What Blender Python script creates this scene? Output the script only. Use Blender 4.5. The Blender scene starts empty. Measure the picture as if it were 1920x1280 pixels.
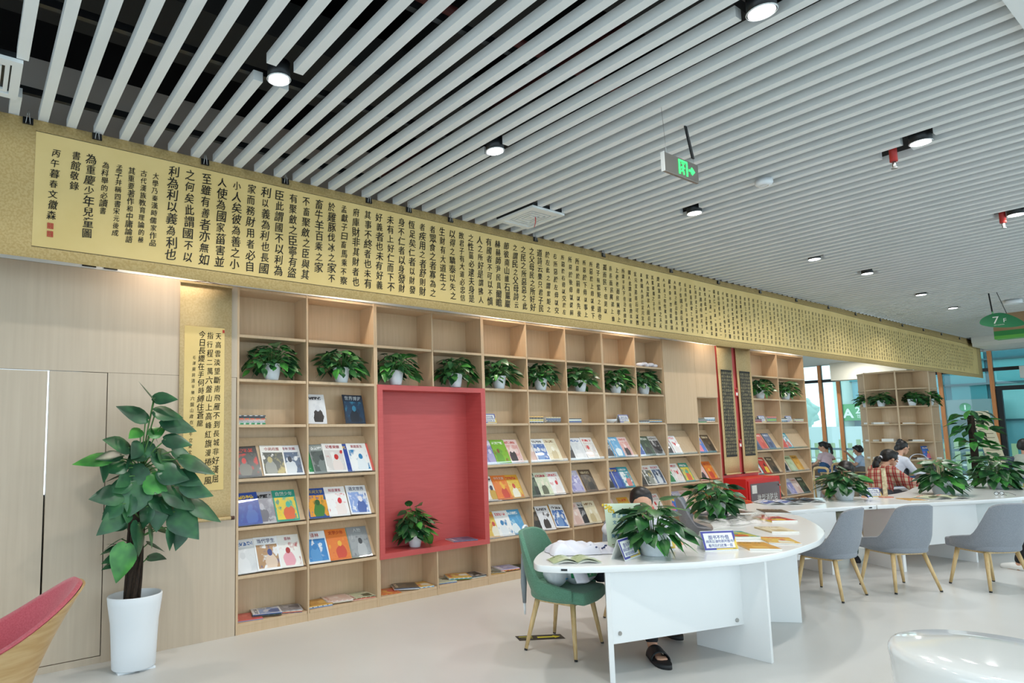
import bpy, math, random
from mathutils import Vector, Matrix, Euler, noise

S = bpy.context.scene
COL = S.collection
R = math.radians
PI = math.pi

# ------------------------------------------------------------------ camera
cam_data = bpy.data.cameras.new('camera')
cam_data.sensor_width = 36.0
cam_data.lens = 36.0 * 1164.536 / 1920.0
cam_data.shift_x = 253.87 / 1920.0
cam_data.shift_y = 60.03 / 1920.0
cam_data.clip_end = 300
cam = bpy.data.objects.new('camera', cam_data)
COL.objects.link(cam)
YAW, PITCH, ROLL = 0.5884, 0.0973, -0.0155
_f = Vector((math.sin(YAW) * math.cos(PITCH), math.cos(YAW) * math.cos(PITCH), math.sin(PITCH)))
_r = Vector((math.cos(YAW), -math.sin(YAW), 0))
_u = _r.cross(_f)
_r2 = math.cos(ROLL) * _r + math.sin(ROLL) * _u
_u2 = -math.sin(ROLL) * _r + math.cos(ROLL) * _u
_m = Matrix((( _r2.x, _u2.x, -_f.x), (_r2.y, _u2.y, -_f.y), (_r2.z, _u2.z, -_f.z))).to_4x4()
_m.translation = Vector((-1.7618, -4.5923, 1.4797))
cam.matrix_world = _m
S.camera = cam

# ------------------------------------------------------------------ view, world, light
S.view_settings.view_transform = 'Standard'
S.view_settings.look = 'None'
S.view_settings.exposure = 0.0
S.view_settings.gamma = 1.0
S.view_settings.use_curve_mapping = False

W = bpy.data.worlds.new('sky')
S.world = W
W.use_nodes = True
_nt = W.node_tree
_bg = _nt.nodes['Background']
_bg.inputs[0].default_value = (0.74, 0.90, 1.0, 1)
_bg.inputs[1].default_value = 2.55

def area_light(name, loc, rot, size, size_y, energy, color=(1, 1, 1), portal=False, shape='RECTANGLE', spread=180):
    d = bpy.data.lights.new(name, 'AREA')
    d.shape = shape
    d.size = size
    if shape in ('RECTANGLE', 'ELLIPSE'):
        d.size_y = size_y
    d.energy = energy
    d.color = color
    d.spread = R(spread)
    d.cycles.is_portal = portal
    o = bpy.data.objects.new(name, d)
    o.location = loc
    o.rotation_euler = rot
    COL.objects.link(o)
    return o

# the tall window front behind the photographer lets the sky in
area_light('window_light', (4.5, -8.35, 1.7), (R(90), 0, 0), 19, 3.4, 0, portal=True)
area_light('window_light', (-4.95, -4.2, 1.15), (R(90), 0, R(-90)), 8.4, 2.3, 0, portal=True)

# ------------------------------------------------------------------ helpers
def lin(h):
    h = h.lstrip('#')
    out = []
    for i in (0, 2, 4):
        c = int(h[i:i + 2], 16) / 255
        out.append(c / 12.92 if c <= 0.04045 else ((c + 0.055) / 1.055) ** 2.4)
    return (out[0], out[1], out[2], 1)

def mat(name, col, rough=0.5, metal=0.0, spec=0.5, trans=0.0, emit=None, es=0.0, coat=0.0, sheen=0.0):
    m = bpy.data.materials.new(name)
    m.use_nodes = True
    b = m.node_tree.nodes['Principled BSDF']
    b.inputs['Base Color'].default_value = lin(col) if isinstance(col, str) else (*col, 1)
    b.inputs['Roughness'].default_value = rough
    b.inputs['Metallic'].default_value = metal
    b.inputs['Specular IOR Level'].default_value = spec
    b.inputs['Transmission Weight'].default_value = trans
    b.inputs['Coat Weight'].default_value = coat
    b.inputs['Sheen Weight'].default_value = sheen
    if emit:
        b.inputs['Emission Color'].default_value = lin(emit)
        b.inputs['Emission Strength'].default_value = es
    return m

def N(m, t, **kw):
    n = m.node_tree.nodes.new(t)
    for k, v in kw.items():
        setattr(n, k, v)
    return n

def L(m, a, b):
    m.node_tree.links.new(a, b)

def ramp(m, fac, stops, interp='LINEAR'):
    r = N(m, 'ShaderNodeValToRGB')
    cr = r.color_ramp
    cr.interpolation = interp
    while len(cr.elements) < len(stops):
        cr.elements.new(0.5)
    for e, (p, c) in zip(cr.elements, stops):
        e.position = p
        e.color = lin(c) if isinstance(c, str) else c
    L(m, fac, r.inputs[0])
    return r

def noisy(name, c1, c2, scale=(1, 1, 1), nscale=5.0, rough=0.5, detail=4.0, bump=0.0, bscale=None, spec=0.5, coat=0.0, lo=0.35, hi=0.65, coords='Object', sheen=0.0):
    """two-tone procedural surface: noise stretched by scale, optional fine bump"""
    m = mat(name, c1, rough, spec=spec, coat=coat, sheen=sheen)
    b = m.node_tree.nodes['Principled BSDF']
    tc = N(m, 'ShaderNodeTexCoord')
    mp = N(m, 'ShaderNodeMapping')
    mp.inputs['Scale'].default_value = scale
    L(m, tc.outputs[coords], mp.inputs[0])
    nz = N(m, 'ShaderNodeTexNoise')
    nz.inputs['Scale'].default_value = nscale
    nz.inputs['Detail'].default_value = detail
    L(m, mp.outputs[0], nz.inputs['Vector'])
    r = ramp(m, nz.outputs[0], [(lo, c1), (hi, c2)])
    L(m, r.outputs[0], b.inputs['Base Color'])
    if bump:
        n2 = N(m, 'ShaderNodeTexNoise')
        n2.inputs['Scale'].default_value = bscale or nscale
        n2.inputs['Detail'].default_value = 3
        L(m, tc.outputs[coords], n2.inputs['Vector'])
        bp = N(m, 'ShaderNodeBump')
        bp.inputs['Strength'].default_value = bump
        bp.inputs['Distance'].default_value = 0.01
        L(m, n2.outputs[0], bp.inputs['Height'])
        L(m, bp.outputs[0], b.inputs['Normal'])
    return m

class MB:
    """collects shapes and links them as ONE mesh object"""
    def __init__(s):
        s.v = []; s.f = []; s.m = []; s.s = []; s.uv = {}
    def add(s, vs, fs, mi=0, smooth=False):
        o = len(s.v)
        s.v.extend([tuple(v) for v in vs])
        for f in fs:
            s.f.append([i + o for i in f]); s.m.append(mi); s.s.append(smooth)
        return o
    def box(s, x0, x1, y0, y1, z0, z1, mi=0):
        s.add([(x0, y0, z0), (x1, y0, z0), (x1, y1, z0), (x0, y1, z0), (x0, y0, z1), (x1, y0, z1), (x1, y1, z1), (x0, y1, z1)],
              [(0, 3, 2, 1), (4, 5, 6, 7), (0, 1, 5, 4), (1, 2, 6, 5), (2, 3, 7, 6), (3, 0, 4, 7)], mi)
        return s
    def obox(s, c, ax, ay, az, mi=0):
        c = Vector(c); ax = Vector(ax); ay = Vector(ay); az = Vector(az)
        vs = [c + sx * ax + sy * ay + sz * az for sz in (-1, 1) for sx, sy in ((-1, -1), (1, -1), (1, 1), (-1, 1))]
        s.add(vs, [(0, 3, 2, 1), (4, 5, 6, 7), (0, 1, 5, 4), (1, 2, 6, 5), (2, 3, 7, 6), (3, 0, 4, 7)], mi)
        return s
    def prism(s, poly, z0, z1, mi=0, smooth=False):
        n = len(poly)
        s.add([(p[0], p[1], z0) for p in poly] + [(p[0], p[1], z1) for p in poly], [], mi)
        o = len(s.v) - 2 * n
        s.f.append([o + i for i in range(n - 1, -1, -1)]); s.m.append(mi); s.s.append(False)
        s.f.append([o + n + i for i in range(n)]); s.m.append(mi); s.s.append(False)
        for i in range(n):
            j = (i + 1) % n
            s.f.append([o + i, o + j, o + n + j, o + n + i]); s.m.append(mi); s.s.append(smooth)
        return s
    def lathe(s, prof, c=(0, 0, 0), n=24, mi=0, sx=1.0, sy=1.0, smooth=True, cap=True):
        vs = []; fs = []
        for r, z in prof:
            for k in range(n):
                a = 2 * PI * k / n
                vs.append((c[0] + r * math.cos(a) * sx, c[1] + r * math.sin(a) * sy, c[2] + z))
        for i in range(len(prof) - 1):
            for k in range(n):
                a = i * n + k; b = i * n + (k + 1) % n
                fs.append((a, b, b + n, a + n))
        o = s.add(vs, fs, mi, smooth)
        if cap:
            s.f.append([o + k for k in range(n - 1, -1, -1)]); s.m.append(mi); s.s.append(False)
            q = o + (len(prof) - 1) * n
            s.f.append([q + k for k in range(n)]); s.m.append(mi); s.s.append(False)
        return s
    def tube(s, pts, rad, n=8, mi=0, cap=True):
        pts = [Vector(p) for p in pts]
        if not isinstance(rad, (list, tuple)):
            rad = [rad] * len(pts)
        vs = []; fs = []
        up = None
        for i, p in enumerate(pts):
            d = (pts[min(i + 1, len(pts) - 1)] - pts[max(i - 1, 0)]).normalized()
            if up is None:
                up = Vector((0, 0, 1)) if abs(d.z) < 0.9 else Vector((1, 0, 0))
            a = d.cross(up).normalized(); b = a.cross(d).normalized(); up = b
            for k in range(n):
                t = 2 * PI * k / n
                vs.append(p + rad[i] * (math.cos(t) * a + math.sin(t) * b))
        for i in range(len(pts) - 1):
            for k in range(n):
                a = i * n + k; b = i * n + (k + 1) % n
                fs.append((a, a + n, b + n, b))
        o = s.add(vs, fs, mi, True)
        if cap:
            s.f.append([o + k for k in range(n)]); s.m.append(mi); s.s.append(False)
            q = o + (len(pts) - 1) * n
            s.f.append([q + k for k in range(n - 1, -1, -1)]); s.m.append(mi); s.s.append(False)
        return s
    def ball(s, c, rx, ry=None, rz=None, n=12, mi=0, rot=None):
        ry = ry or rx; rz = rz or rx
        c = Vector(c); vs = []; fs = []
        h = n // 2 + 1
        for i in range(h + 1):
            t = PI * i / h
            for k in range(n):
                a = 2 * PI * k / n
                p = Vector((rx * math.sin(t) * math.cos(a), ry * math.sin(t) * math.sin(a), rz * math.cos(t)))
                if rot is not None:
                    p = rot @ p
                vs.append(c + p)
        for i in range(h):
            for k in range(n):
                a = i * n + k; b = i * n + (k + 1) % n
                fs.append((a, a + n, b + n, b))
        s.add(vs, fs, mi, True)
        return s
    def capsule(s, a, b, ra, rb, n=12, mi=0):
        a = Vector(a); b = Vector(b)
        d = (b - a)
        if d.length < 1e-6:
            return s.ball(a, ra, n=n, mi=mi)
        d.normalize()
        pts = []; rad = []
        for t in (-1, -0.85, -0.5, 0):
            pts.append(a + d * ra * t); rad.append(max(1e-4, ra * math.sqrt(max(0, 1 - t * t))))
        for t in (0, 0.5, 0.85, 1):
            pts.append(b + d * rb * t); rad.append(max(1e-4, rb * math.sqrt(max(0, 1 - t * t))))
        return s.tube(pts, rad, n, mi)
    def grid(s, fn, nu, nv, mi=0, smooth=True, closed_u=False, uv=False):
        vs = []; fs = []
        for j in range(nv + 1):
            for i in range(nu + (0 if closed_u else 1)):
                vs.append(fn(i / nu, j / nv))
        w = nu if closed_u else nu + 1
        for j in range(nv):
            for i in range(nu):
                a = j * w + i; b = j * w + (i + 1) % w
                fs.append((a, b, b + w, a + w))
        f0 = len(s.f)
        s.add(vs, fs, mi, smooth)
        if uv:
            k = f0
            for j in range(nv):
                for i in range(nu):
                    s.uv[k] = [(i / nu, j / nv), ((i + 1) / nu, j / nv), ((i + 1) / nu, (j + 1) / nv), (i / nu, (j + 1) / nv)]
                    k += 1
        return s
    def mesh(s, name, mats):
        me = bpy.data.meshes.new(name)
        me.from_pydata(s.v, [], s.f)
        if not isinstance(mats, (list, tuple)):
            mats = [mats]
        for m in mats:
            me.materials.append(m)
        me.polygons.foreach_set('material_index', s.m)
        me.polygons.foreach_set('use_smooth', s.s)
        if s.uv:
            ul = me.uv_layers.new(name='UVMap')
            for k, c in s.uv.items():
                p = me.polygons[k]
                for q, li in enumerate(p.loop_indices):
                    ul.data[li].uv = c[q]
        me.update()
        return me
    def build(s, name, mats, parent=None, label=None, loc=None, rot=None, bevel=0, bseg=2):
        o = bpy.data.objects.new(name, s.mesh(name, mats))
        COL.objects.link(o)
        if parent:
            o.parent = parent
        if label:
            o['label'] = label
        if loc:
            o.location = loc
        if rot:
            o.rotation_euler = rot
        if bevel:
            b = o.modifiers.new('b', 'BEVEL'); b.width = bevel; b.segments = bseg; b.limit_method = 'ANGLE'; b.angle_limit = R(50)
        return o

def tag(o, label, cat, group=None, kind=None):
    o['label'] = label
    o['category'] = cat
    if group:
        o['group'] = group
    if kind:
        o['kind'] = kind
    return o

def thing(name, label, cat, loc=(0, 0, 0), rz=0.0, group=None):
    o = bpy.data.objects.new(name, None)
    o.empty_display_size = 0.05
    COL.objects.link(o)
    o.location = loc
    o.rotation_euler = (0, 0, rz)
    return tag(o, label, cat, group)

def struct(o):
    o['kind'] = 'structure'
    return o

def dup(o, label=None, loc=None, rot=None, group=None, scale=None):
    c = o.copy()
    COL.objects.link(c)
    for ch in o.children:
        d = ch.copy(); COL.objects.link(d); d.parent = c
        for g in ch.children:
            e = g.copy(); COL.objects.link(e); e.parent = d
    if label: c['label'] = label
    if group: c['group'] = group
    if loc is not None: c.location = loc
    if rot is not None: c.rotation_euler = rot
    if scale is not None: c.scale = scale
    return c

# writing: glyph outlines are taken once from the built-in font and laid out as flat meshes
_glyph = {}
def glyph(ch, res=2, bold=0.0):
    k = (ch, res, bold)
    if k not in _glyph:
        cu = bpy.data.curves.new('glyph', 'FONT')
        cu.body = ch; cu.resolution_u = res; cu.size = 1.0; cu.align_x = 'CENTER'; cu.offset = bold
        o = bpy.data.objects.new('glyph', cu)
        COL.objects.link(o)
        me = bpy.data.meshes.new_from_object(o.evaluated_get(bpy.context.evaluated_depsgraph_get()))
        _glyph[k] = ([v.co.copy() for v in me.vertices], [tuple(p.vertices) for p in me.polygons])
        bpy.data.objects.remove(o); bpy.data.curves.remove(cu); bpy.data.meshes.remove(me)
    return _glyph[k]

def write(mb, ch, o, ex, ey, size, mi=0, res=2, bold=0.0, shear=0.0, rot=0.0, sx=1.0, brush=0.0):
    """one character centred on point o; ex, ey are the reading and the up direction"""
    if ch == ' ':
        return
    vs, fs = glyph(ch, res, bold)
    if not vs:
        return
    ex = Vector(ex); ey = Vector(ey); o = Vector(o)
    c, s_ = math.cos(rot), math.sin(rot)
    out = []
    for v in vs:
        x = v.x * sx; y = v.y - 0.38
        x += shear * y
        out.append(o + size * ((c * x - s_ * y) * ex + (s_ * x + c * y) * ey))
    mb.add(out, fs, mi)
    if brush:                                # the brush's fuller stroke: the outline again, a hair aside
        k = size * brush
        mb.add([v + ex * k + ey * k * .4 for v in out], fs, mi)

def line(mb, text, o, ex, ey, size, pitch=None, mi=0, center=True, res=1, bold=0.0, sx=1.0):
    pitch = pitch or size
    o = Vector(o); ex = Vector(ex)
    n = len(text)
    for i, ch in enumerate(text):
        off = (i - (n - 1) / 2) if center else i + 0.5
        write(mb, ch, o + ex * off * pitch, ex, ey, size, mi, res, 0.0, sx=sx, brush=bold)

def spline(pts, n=6, closed=True):
    """Catmull-Rom through plan points"""
    out = []
    m = len(pts)
    for i in range(m if closed else m - 1):
        p0 = pts[(i - 1) % m] if closed or i > 0 else pts[i]
        p1 = pts[i]; p2 = pts[(i + 1) % m]
        p3 = pts[(i + 2) % m] if closed or i + 2 < m else p2
        for k in range(n):
            t = k / n
            q = []
            for a in range(2):
                q.append(0.5 * (2 * p1[a] + (p2[a] - p0[a]) * t + (2 * p0[a] - 5 * p1[a] + 4 * p2[a] - p3[a]) * t * t + (3 * p1[a] - p0[a] - 3 * p2[a] + p3[a]) * t ** 3))
            out.append(tuple(q))
    if not closed:
        out.append(tuple(pts[-1][:2]))
    return out

# ------------------------------------------------------------------ materials
M_wood = noisy('pale_oak', '#d0b594', '#c6aa87', scale=(9, 9, 0.5), nscale=6, rough=0.5, detail=6, lo=0.25, hi=0.75)
M_panel = noisy('pale_oak_panel', '#cab9a3', '#c0ae98', scale=(7, 7, 0.3), nscale=5, rough=0.42, detail=7, lo=0.25, hi=0.75)
M_wood2 = noisy('birch_wood', '#d9b988', '#cba671', scale=(7, 7, 0.8), nscale=6, rough=0.45)
M_shellwood = noisy('oak_veneer', '#c9a878', '#b8935f', scale=(2, 2, 16), nscale=3, rough=0.45)
M_legwood = noisy('beech_leg', '#d8bd8c', '#c9a872', scale=(12, 12, 1.2), nscale=6, rough=0.4)
M_red = noisy('coral_laminate', '#c45654', '#be504e', scale=(1, 1, 12), nscale=4, rough=0.5)
M_redwall = noisy('coral_paint', '#d4605f', '#cd5857', nscale=3, rough=0.6)
M_white = mat('white_laminate', '#eceeee', 0.22, coat=0.15)
M_whitegloss = mat('white_gloss', '#eef1f1', 0.08, coat=0.6)
M_whitepaint = mat('white_paint', '#e8e8e4', 0.7)
M_slat = noisy('white_slat', '#e6e9e9', '#e0e4e4', nscale=2, rough=0.45)
M_void = noisy('dark_void', '#161617', '#0d0d0e', nscale=0.7, rough=0.95, spec=.05)
M_pot = noisy('white_plastic', '#e9eef2', '#e6ebef', nscale=3, rough=0.4)
M_soil = noisy('soil', '#2b2018', '#191310', nscale=60, rough=0.95)
M_black = mat('black_plastic', '#17181a', 0.4)
M_dark = mat('dark_metal', '#2a2d30', 0.4, metal=0.4)
M_steel = mat('steel', '#b8b8b5', 0.3, metal=0.9)
M_paper = mat('paper', '#e9e7df', 0.7)
M_ink = mat('ink', '#15130f', 0.6)
M_seal = mat('seal_red', '#b8392b', 0.6)
M_gray = noisy('grey_fabric', '#8a8f96', '#7d828a', nscale=140, rough=0.9, bump=0.15, bscale=260, sheen=0.2)
M_green = noisy('green_fabric', '#62917a', '#56836b', nscale=140, rough=0.9, bump=0.15, bscale=260, sheen=0.2)
M_orange = noisy('orange_fabric', '#dd5a32', '#cf4f2a', nscale=120, rough=0.9)
M_pink = noisy('coral_fabric', '#c9606a', '#bd535d', nscale=140, rough=0.9, bump=0.12, bscale=240, sheen=0.2)
M_brocade = noisy('tan_brocade', '#cfb47e', '#c2a46c', nscale=75, rough=0.7, detail=2, lo=0.4, hi=0.6, spec=.2)
M_brocade2 = noisy('gold_brocade', '#cdb688', '#c4ab7c', nscale=75, rough=0.7, detail=2, lo=0.4, hi=0.6, spec=.2)
M_gold = noisy('yellow_silk', '#e6cb8c', '#dfc382', nscale=3, rough=0.7, spec=.2)
M_roller = mat('roller_end', '#4a2b20', 0.4)
M_skin = noisy('skin', '#d8a88c', '#cf9c80', nscale=8, rough=0.5)
M_hair = noisy('black_hair', '#1b1716', '#0f0d0d', scale=(20, 20, 2), nscale=8, rough=0.45)
M_cotton = noisy('white_cotton', '#e6e6ee', '#d6d7e2', nscale=7, rough=0.85)
M_denim = noisy('denim', '#3f6692', '#345680', nscale=60, rough=0.9)
M_mull = noisy('orange_timber', '#e59a60', '#d98b52', scale=(8, 8, 0.7), nscale=5, rough=0.5)
M_frame = mat('black_frame', '#1d2124', 0.4)
M_sandal = mat('black_rubber', '#191c1f', 0.55)

def leaf_mat(name, c1, c2, c3):
    m = mat(name, c1, 0.34, spec=0.5)
    b = m.node_tree.nodes['Principled BSDF']
    tc = N(m, 'ShaderNodeTexCoord')
    nz = N(m, 'ShaderNodeTexNoise'); nz.inputs['Scale'].default_value = 9; nz.inputs['Detail'].default_value = 2
    L(m, tc.outputs['Object'], nz.inputs['Vector'])
    r = ramp(m, nz.outputs[0], [(0.36, c2), (0.52, c1), (0.68, c3)])
    L(m, r.outputs[0], b.inputs['Base Color'])
    b.inputs['Subsurface Weight'].default_value = 0.0
    return m
M_leaf = leaf_mat('pothos_leaf', '#2c5a34', '#1d4228', '#47803f')
M_leafbig = leaf_mat('climber_leaf', '#2c5b3c', '#20462f', '#3d7244')
M_leafbright = leaf_mat('bright_leaf', '#3f8a3a', '#2c6a2e', '#58a346')
M_stem = mat('stem', '#4d7a3c', 0.5)
M_bark = noisy('coir_pole', '#3a2b1e', '#1f1711', scale=(30, 30, 4), nscale=5, rough=0.95, bump=0.6, bscale=60)

def glass_mat(name, tint, alpha=0.25, rough=0.02):
    m = bpy.data.materials.new(name); m.use_nodes = True
    nt = m.node_tree; nt.nodes.clear()
    out = nt.nodes.new('ShaderNodeOutputMaterial')
    tr = nt.nodes.new('ShaderNodeBsdfTransparent'); tr.inputs[0].default_value = lin(tint)
    gl = nt.nodes.new('ShaderNodeBsdfGlossy'); gl.inputs['Roughness'].default_value = rough; gl.inputs[0].default_value = (1, 1, 1, 1)
    mx = nt.nodes.new('ShaderNodeMixShader')
    fr = nt.nodes.new('ShaderNodeFresnel'); fr.inputs[0].default_value = 1.45
    ma = nt.nodes.new('ShaderNodeMath'); ma.operation = 'MULTIPLY'; ma.inputs[1].default_value = alpha
    nt.links.new(fr.outputs[0], ma.inputs[0]); nt.links.new(ma.outputs[0], mx.inputs[0])
    nt.links.new(tr.outputs[0], mx.inputs[1]); nt.links.new(gl.outputs[0], mx.inputs[2]); nt.links.new(mx.outputs[0], out.inputs[0])
    return m
M_glass = glass_mat('window_glass', '#e6f1f0', 0.9)
M_acrylic = glass_mat('clear_acrylic', '#ffffff', 0.5, 0.1)
M_film = glass_mat('clear_film', '#fdfefe', 1.2, 0.3)
M_lamp = mat('lamp_lens', '#ffffff', 0.4, emit='#ffffff', es=14)
M_exit = mat('exit_green', '#35e36a', 0.5, emit='#3cf06e', es=1.6)
# ------------------------------------------------------------------ the room shell
M_floor = noisy('poured_floor', '#d3d3d0', '#cbcac6', nscale=0.8, rough=0.3, detail=5, spec=0.4)
fl = MB(); fl.box(-5, 18.6, -8.4, 6.2, -0.1, 0.0)
struct(fl.build('floor', M_floor))
sm = MB()
for a, b in (((1.2, -4.4), (9.5, -3.1)), ((3.9, -4.6), (11.0, -2.6))):
    d = (Vector(b) - Vector(a)).normalized(); n = Vector((-d.y, d.x)) * 0.0012
    sm.add([(a[0] - n.x, a[1] - n.y, .0006), (b[0] - n.x, b[1] - n.y, .0006), (b[0] + n.x, b[1] + n.y, .0006), (a[0] + n.x, a[1] + n.y, .0006)], [(0, 1, 2, 3)])
struct(sm.build('trim_1', mat('floor_joint', '#aba498', 0.6)))

ZC = 3.42
DX0, DX1, DX2 = -1.293, -0.936, -0.43
w = MB()                                   # panelled wall left of the bookcases
w.box(-5, -2.42, 0, .05, 0, 2.65); w.box(-2.42, 0.0, 0, .05, 1.934, 2.65)
w.box(DX1 + .003, -0.006, 0, .05, 0, 1.932)
w.box(-5, -0.006, .004, .05, 0, .044)
struct(w.build('wall_left', M_panel))
d1 = MB(); d1.box(-2.41, DX0 - .012, -.002, .04, .05, 1.928); struct(d1.build('door_1', M_panel))
d2 = MB(); d2.box(DX0, DX1 - .003, .001, .045, .05, 1.93); struct(d2.build('door_2', M_panel))
bk = MB(); bk.box(-3, -.5, .26, .3, 0, 1.1); struct(bk.build('trim_2', mat('gap_light_stop', '#2a2a2a', .9)))  # added dark sheet; stops sky showing through the lower door gap
w = MB(); w.box(-5, 9.82, .25, .35, 2.65, 4.2); w.box(0, 9.82, .235, .35, 0, 2.65)
w.box(-5, -1.6, .3, .35, 1.1, 2.65); w.box(-1.05, 0, .3, .35, 1.1, 2.65)
struct(w.build('wall_back', mat('warm_grey_wall', '#b9b4ae', .8)))
w = MB(); w.box(-5, 9.82, .0, .25, 2.652, 2.7)      # white strip above the bookcases
struct(w.build('trim_3', M_whitepaint))
v = MB()
for a in (-1.12, -0.98):
    v.box(a, a + .09, -.004, .002, 2.662, 2.69)
struct(v.build('trim_4', M_black))
w = MB(); w.box(-5.1, -5, -8.4, .3, 2.3, 4.2); struct(w.build('side_light_blocker', M_whitepaint))  # unseen upper strip, added to keep side daylight off the slat faces
w = MB(); w.box(9.82, 18.6, 6.1, 6.2, 0, 4.2); struct(w.build('wall_far', M_whitepaint))
# ceilings
c = MB(); c.box(-5, 18.6, -8.4, .35, 4.2, 4.3); c.box(9.8, 18.6, .35, 6.2, 4.2, 4.3)
struct(c.build('ceiling', M_void))
c = MB()
c.box(-5, 18.6, -8.4, -4.05, ZC - .02, 4.2)
c.box(9.9, 18.5, .02, 6.1, 3.22, 3.34)
c.box(17.0, 18.5, -4.05, -.52, 3.22, 3.34); c.box(17.0, 18.5, -.4, .02, 3.22, 3.34)
c.box(16.96, 17.0, -4.05, -.52, 3.3, 4.2); c.box(16.96, 17.0, -.4, .02, 3.3, 4.2)
struct(c.build('ceiling', M_whitepaint))
# slat field, cut around lamps and grilles
LAMPS = [(-.403, -1.643), (1.261, -3.341), (1.22, -1.637), (3.624, -3.276), (3.631, -1.687), (6.278, -3.243), (6.345, -1.576), (7.712, -1.632), (9.985, -1.547), (11.814, -1.463)]
CUTS = [(x - .075, x + .075, y - .085, y + .09) for x, y in LAMPS]
CUTS += [(3.66, 3.75, -3.2, -3.02), (6.24, 6.34, -3.2, -3.1), (2.24, 2.66, -1.05, -.6), (-1.95, -1.56, -1.09, -.68)]
sl = MB()
for k in range(-3, 119):
    x0 = -1.607 + .1563 * k; x1 = x0 + .055
    segs = [(-4.0, -.43)]
    for cx0, cx1, cy0, cy1 in CUTS:
        if x1 > cx0 and x0 < cx1:
            new = []
            for a, b in segs:
                if cy0 > a: new.append((a, min(b, cy0)))
                if cy1 < b: new.append((max(a, cy1), b))
            segs = [q for q in new if q[1] - q[0] > .01]
    for a, b in segs:
        sl.box(x0, x1, a, b, ZC, ZC + .056)
so = struct(sl.build('ceiling', M_slat)); so['label'] = 'rows of narrow white metal slats'
t = MB(); t.box(-5, 16.96, -4.06, -3.985, ZC - .035, ZC + .1); struct(t.build('trim_5', M_slat))
cr = MB()                                   # carrier rails above the slats
for y in (-.62, -1.5, -2.4, -3.3):
    cr.box(-5, 16.9, y - .015, y + .015, ZC + .06, ZC + .1)
struct(cr.build('trim_6', M_black))
du = MB()
du.box(-5, 16.8, -1.5, -.95, 3.75, 4.0); du.box(-5, 16.8, -3.1, -2.7, 3.7, 3.9)
for x in (0.6, 2.4, 4.4, 6.6):
    du.box(x, x + .35, -3.9, -.1, 3.9, 4.1)
struct(du.build('trim_7', mat('grey_duct', '#242322', .8)))
rp = MB(); rp.tube([(1.35, -3.9, 3.8), (1.35, -.1, 3.8)], .035, 10); rp.tube([(-4.8, -2.0, 3.95), (16, -2.0, 3.95)], .03, 10)
struct(rp.build('trim_8', mat('red_pipe', '#5a2522', .6)))

# ------------------------------------------------------------------ lamps and ceiling devices
def downlight(x, y, label, watts):
    t = thing('downlight', label, 'ceiling light', (x, y, ZC - .012), 0, 'round downlights in the slatted ceiling')
    MB().lathe([(.062, 0), (.062, .09)], n=20).build('housing', M_dark, t)
    MB().lathe([(.062, -.004), (.066, 0), (.06, .002)], n=24, cap=False).build('trim_ring', M_slat, t)
    MB().lathe([(.0, -.003), (.056, -.003)], n=24, cap=False).build('lens', M_lamp, t)
    area_light('downlight_glow', (x, y, ZC - .03), (0, 0, 0), .11, .11, watts, (1, .97, .93), shape='DISK', spread=150)
place = ['nearest the far left banner end', 'cut off by the top edge of the photo', 'above the middle of the banner text', 'beside a red sprinkler, nearest of the two such', 'between the air grille and the smoke detector',
         'beside the farther red sprinkler at the photo edge', 'first of four small ones above the far banner', 'second of four small ones above the far banner', 'third of four small ones above the far banner', 'last and smallest, nearest the far banner end']
for (x, y), p in zip(LAMPS, place):
    downlight(x, y, 'round white downlight ' + p, 15)
for i, (x, y) in enumerate(((3.705, -3.1), (6.29, -3.15))):
    t = thing('sprinkler', ('red ceiling sprinkler head nearer the camera', 'red ceiling sprinkler head farther away by the photo edge')[i], 'sprinkler', (x, y, ZC - .1), 0, 'red sprinkler heads')
    MB().tube([(0, 0, .04), (0, 0, .22)], .024, 10).build('pipe', mat('sprinkler_red', '#b3302b', .5), t)
    m = MB(); m.tube([(0, 0, .0), (0, 0, .045)], .012, 8); m.lathe([(.02, -.012), (.02, -.008)], n=10); m.tube([(-.014, 0, -.01), (-.014, 0, .03)], .003, 6); m.tube([(.014, 0, -.01), (.014, 0, .03)], .003, 6)
    m.build('nozzle', M_steel, t)
t = thing('smoke_detector', 'round white smoke detector on the slatted ceiling past the exit sign', 'smoke detector', (3.402, -2.373, ZC), 0)
MB().lathe([(.06, 0), (.062, -.03), (.052, -.045), (.03, -.047)], n=28).build('body', M_pot, t)
MB().lathe([(.03, -.05), (.026, -.047), (.03, -.044)], n=24, cap=False).build('sensor_ring', mat('sensor', '#c9c4ba', .5), t)
t = thing('smoke_detector', 'small flat detector on the far ceiling behind the hanging floor sign', 'smoke detector', (11.9, -2.15, ZC), 0)
MB().lathe([(.11, 0), (.11, -.05), (.08, -.06)], n=24).build('body', M_pot, t)

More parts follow.
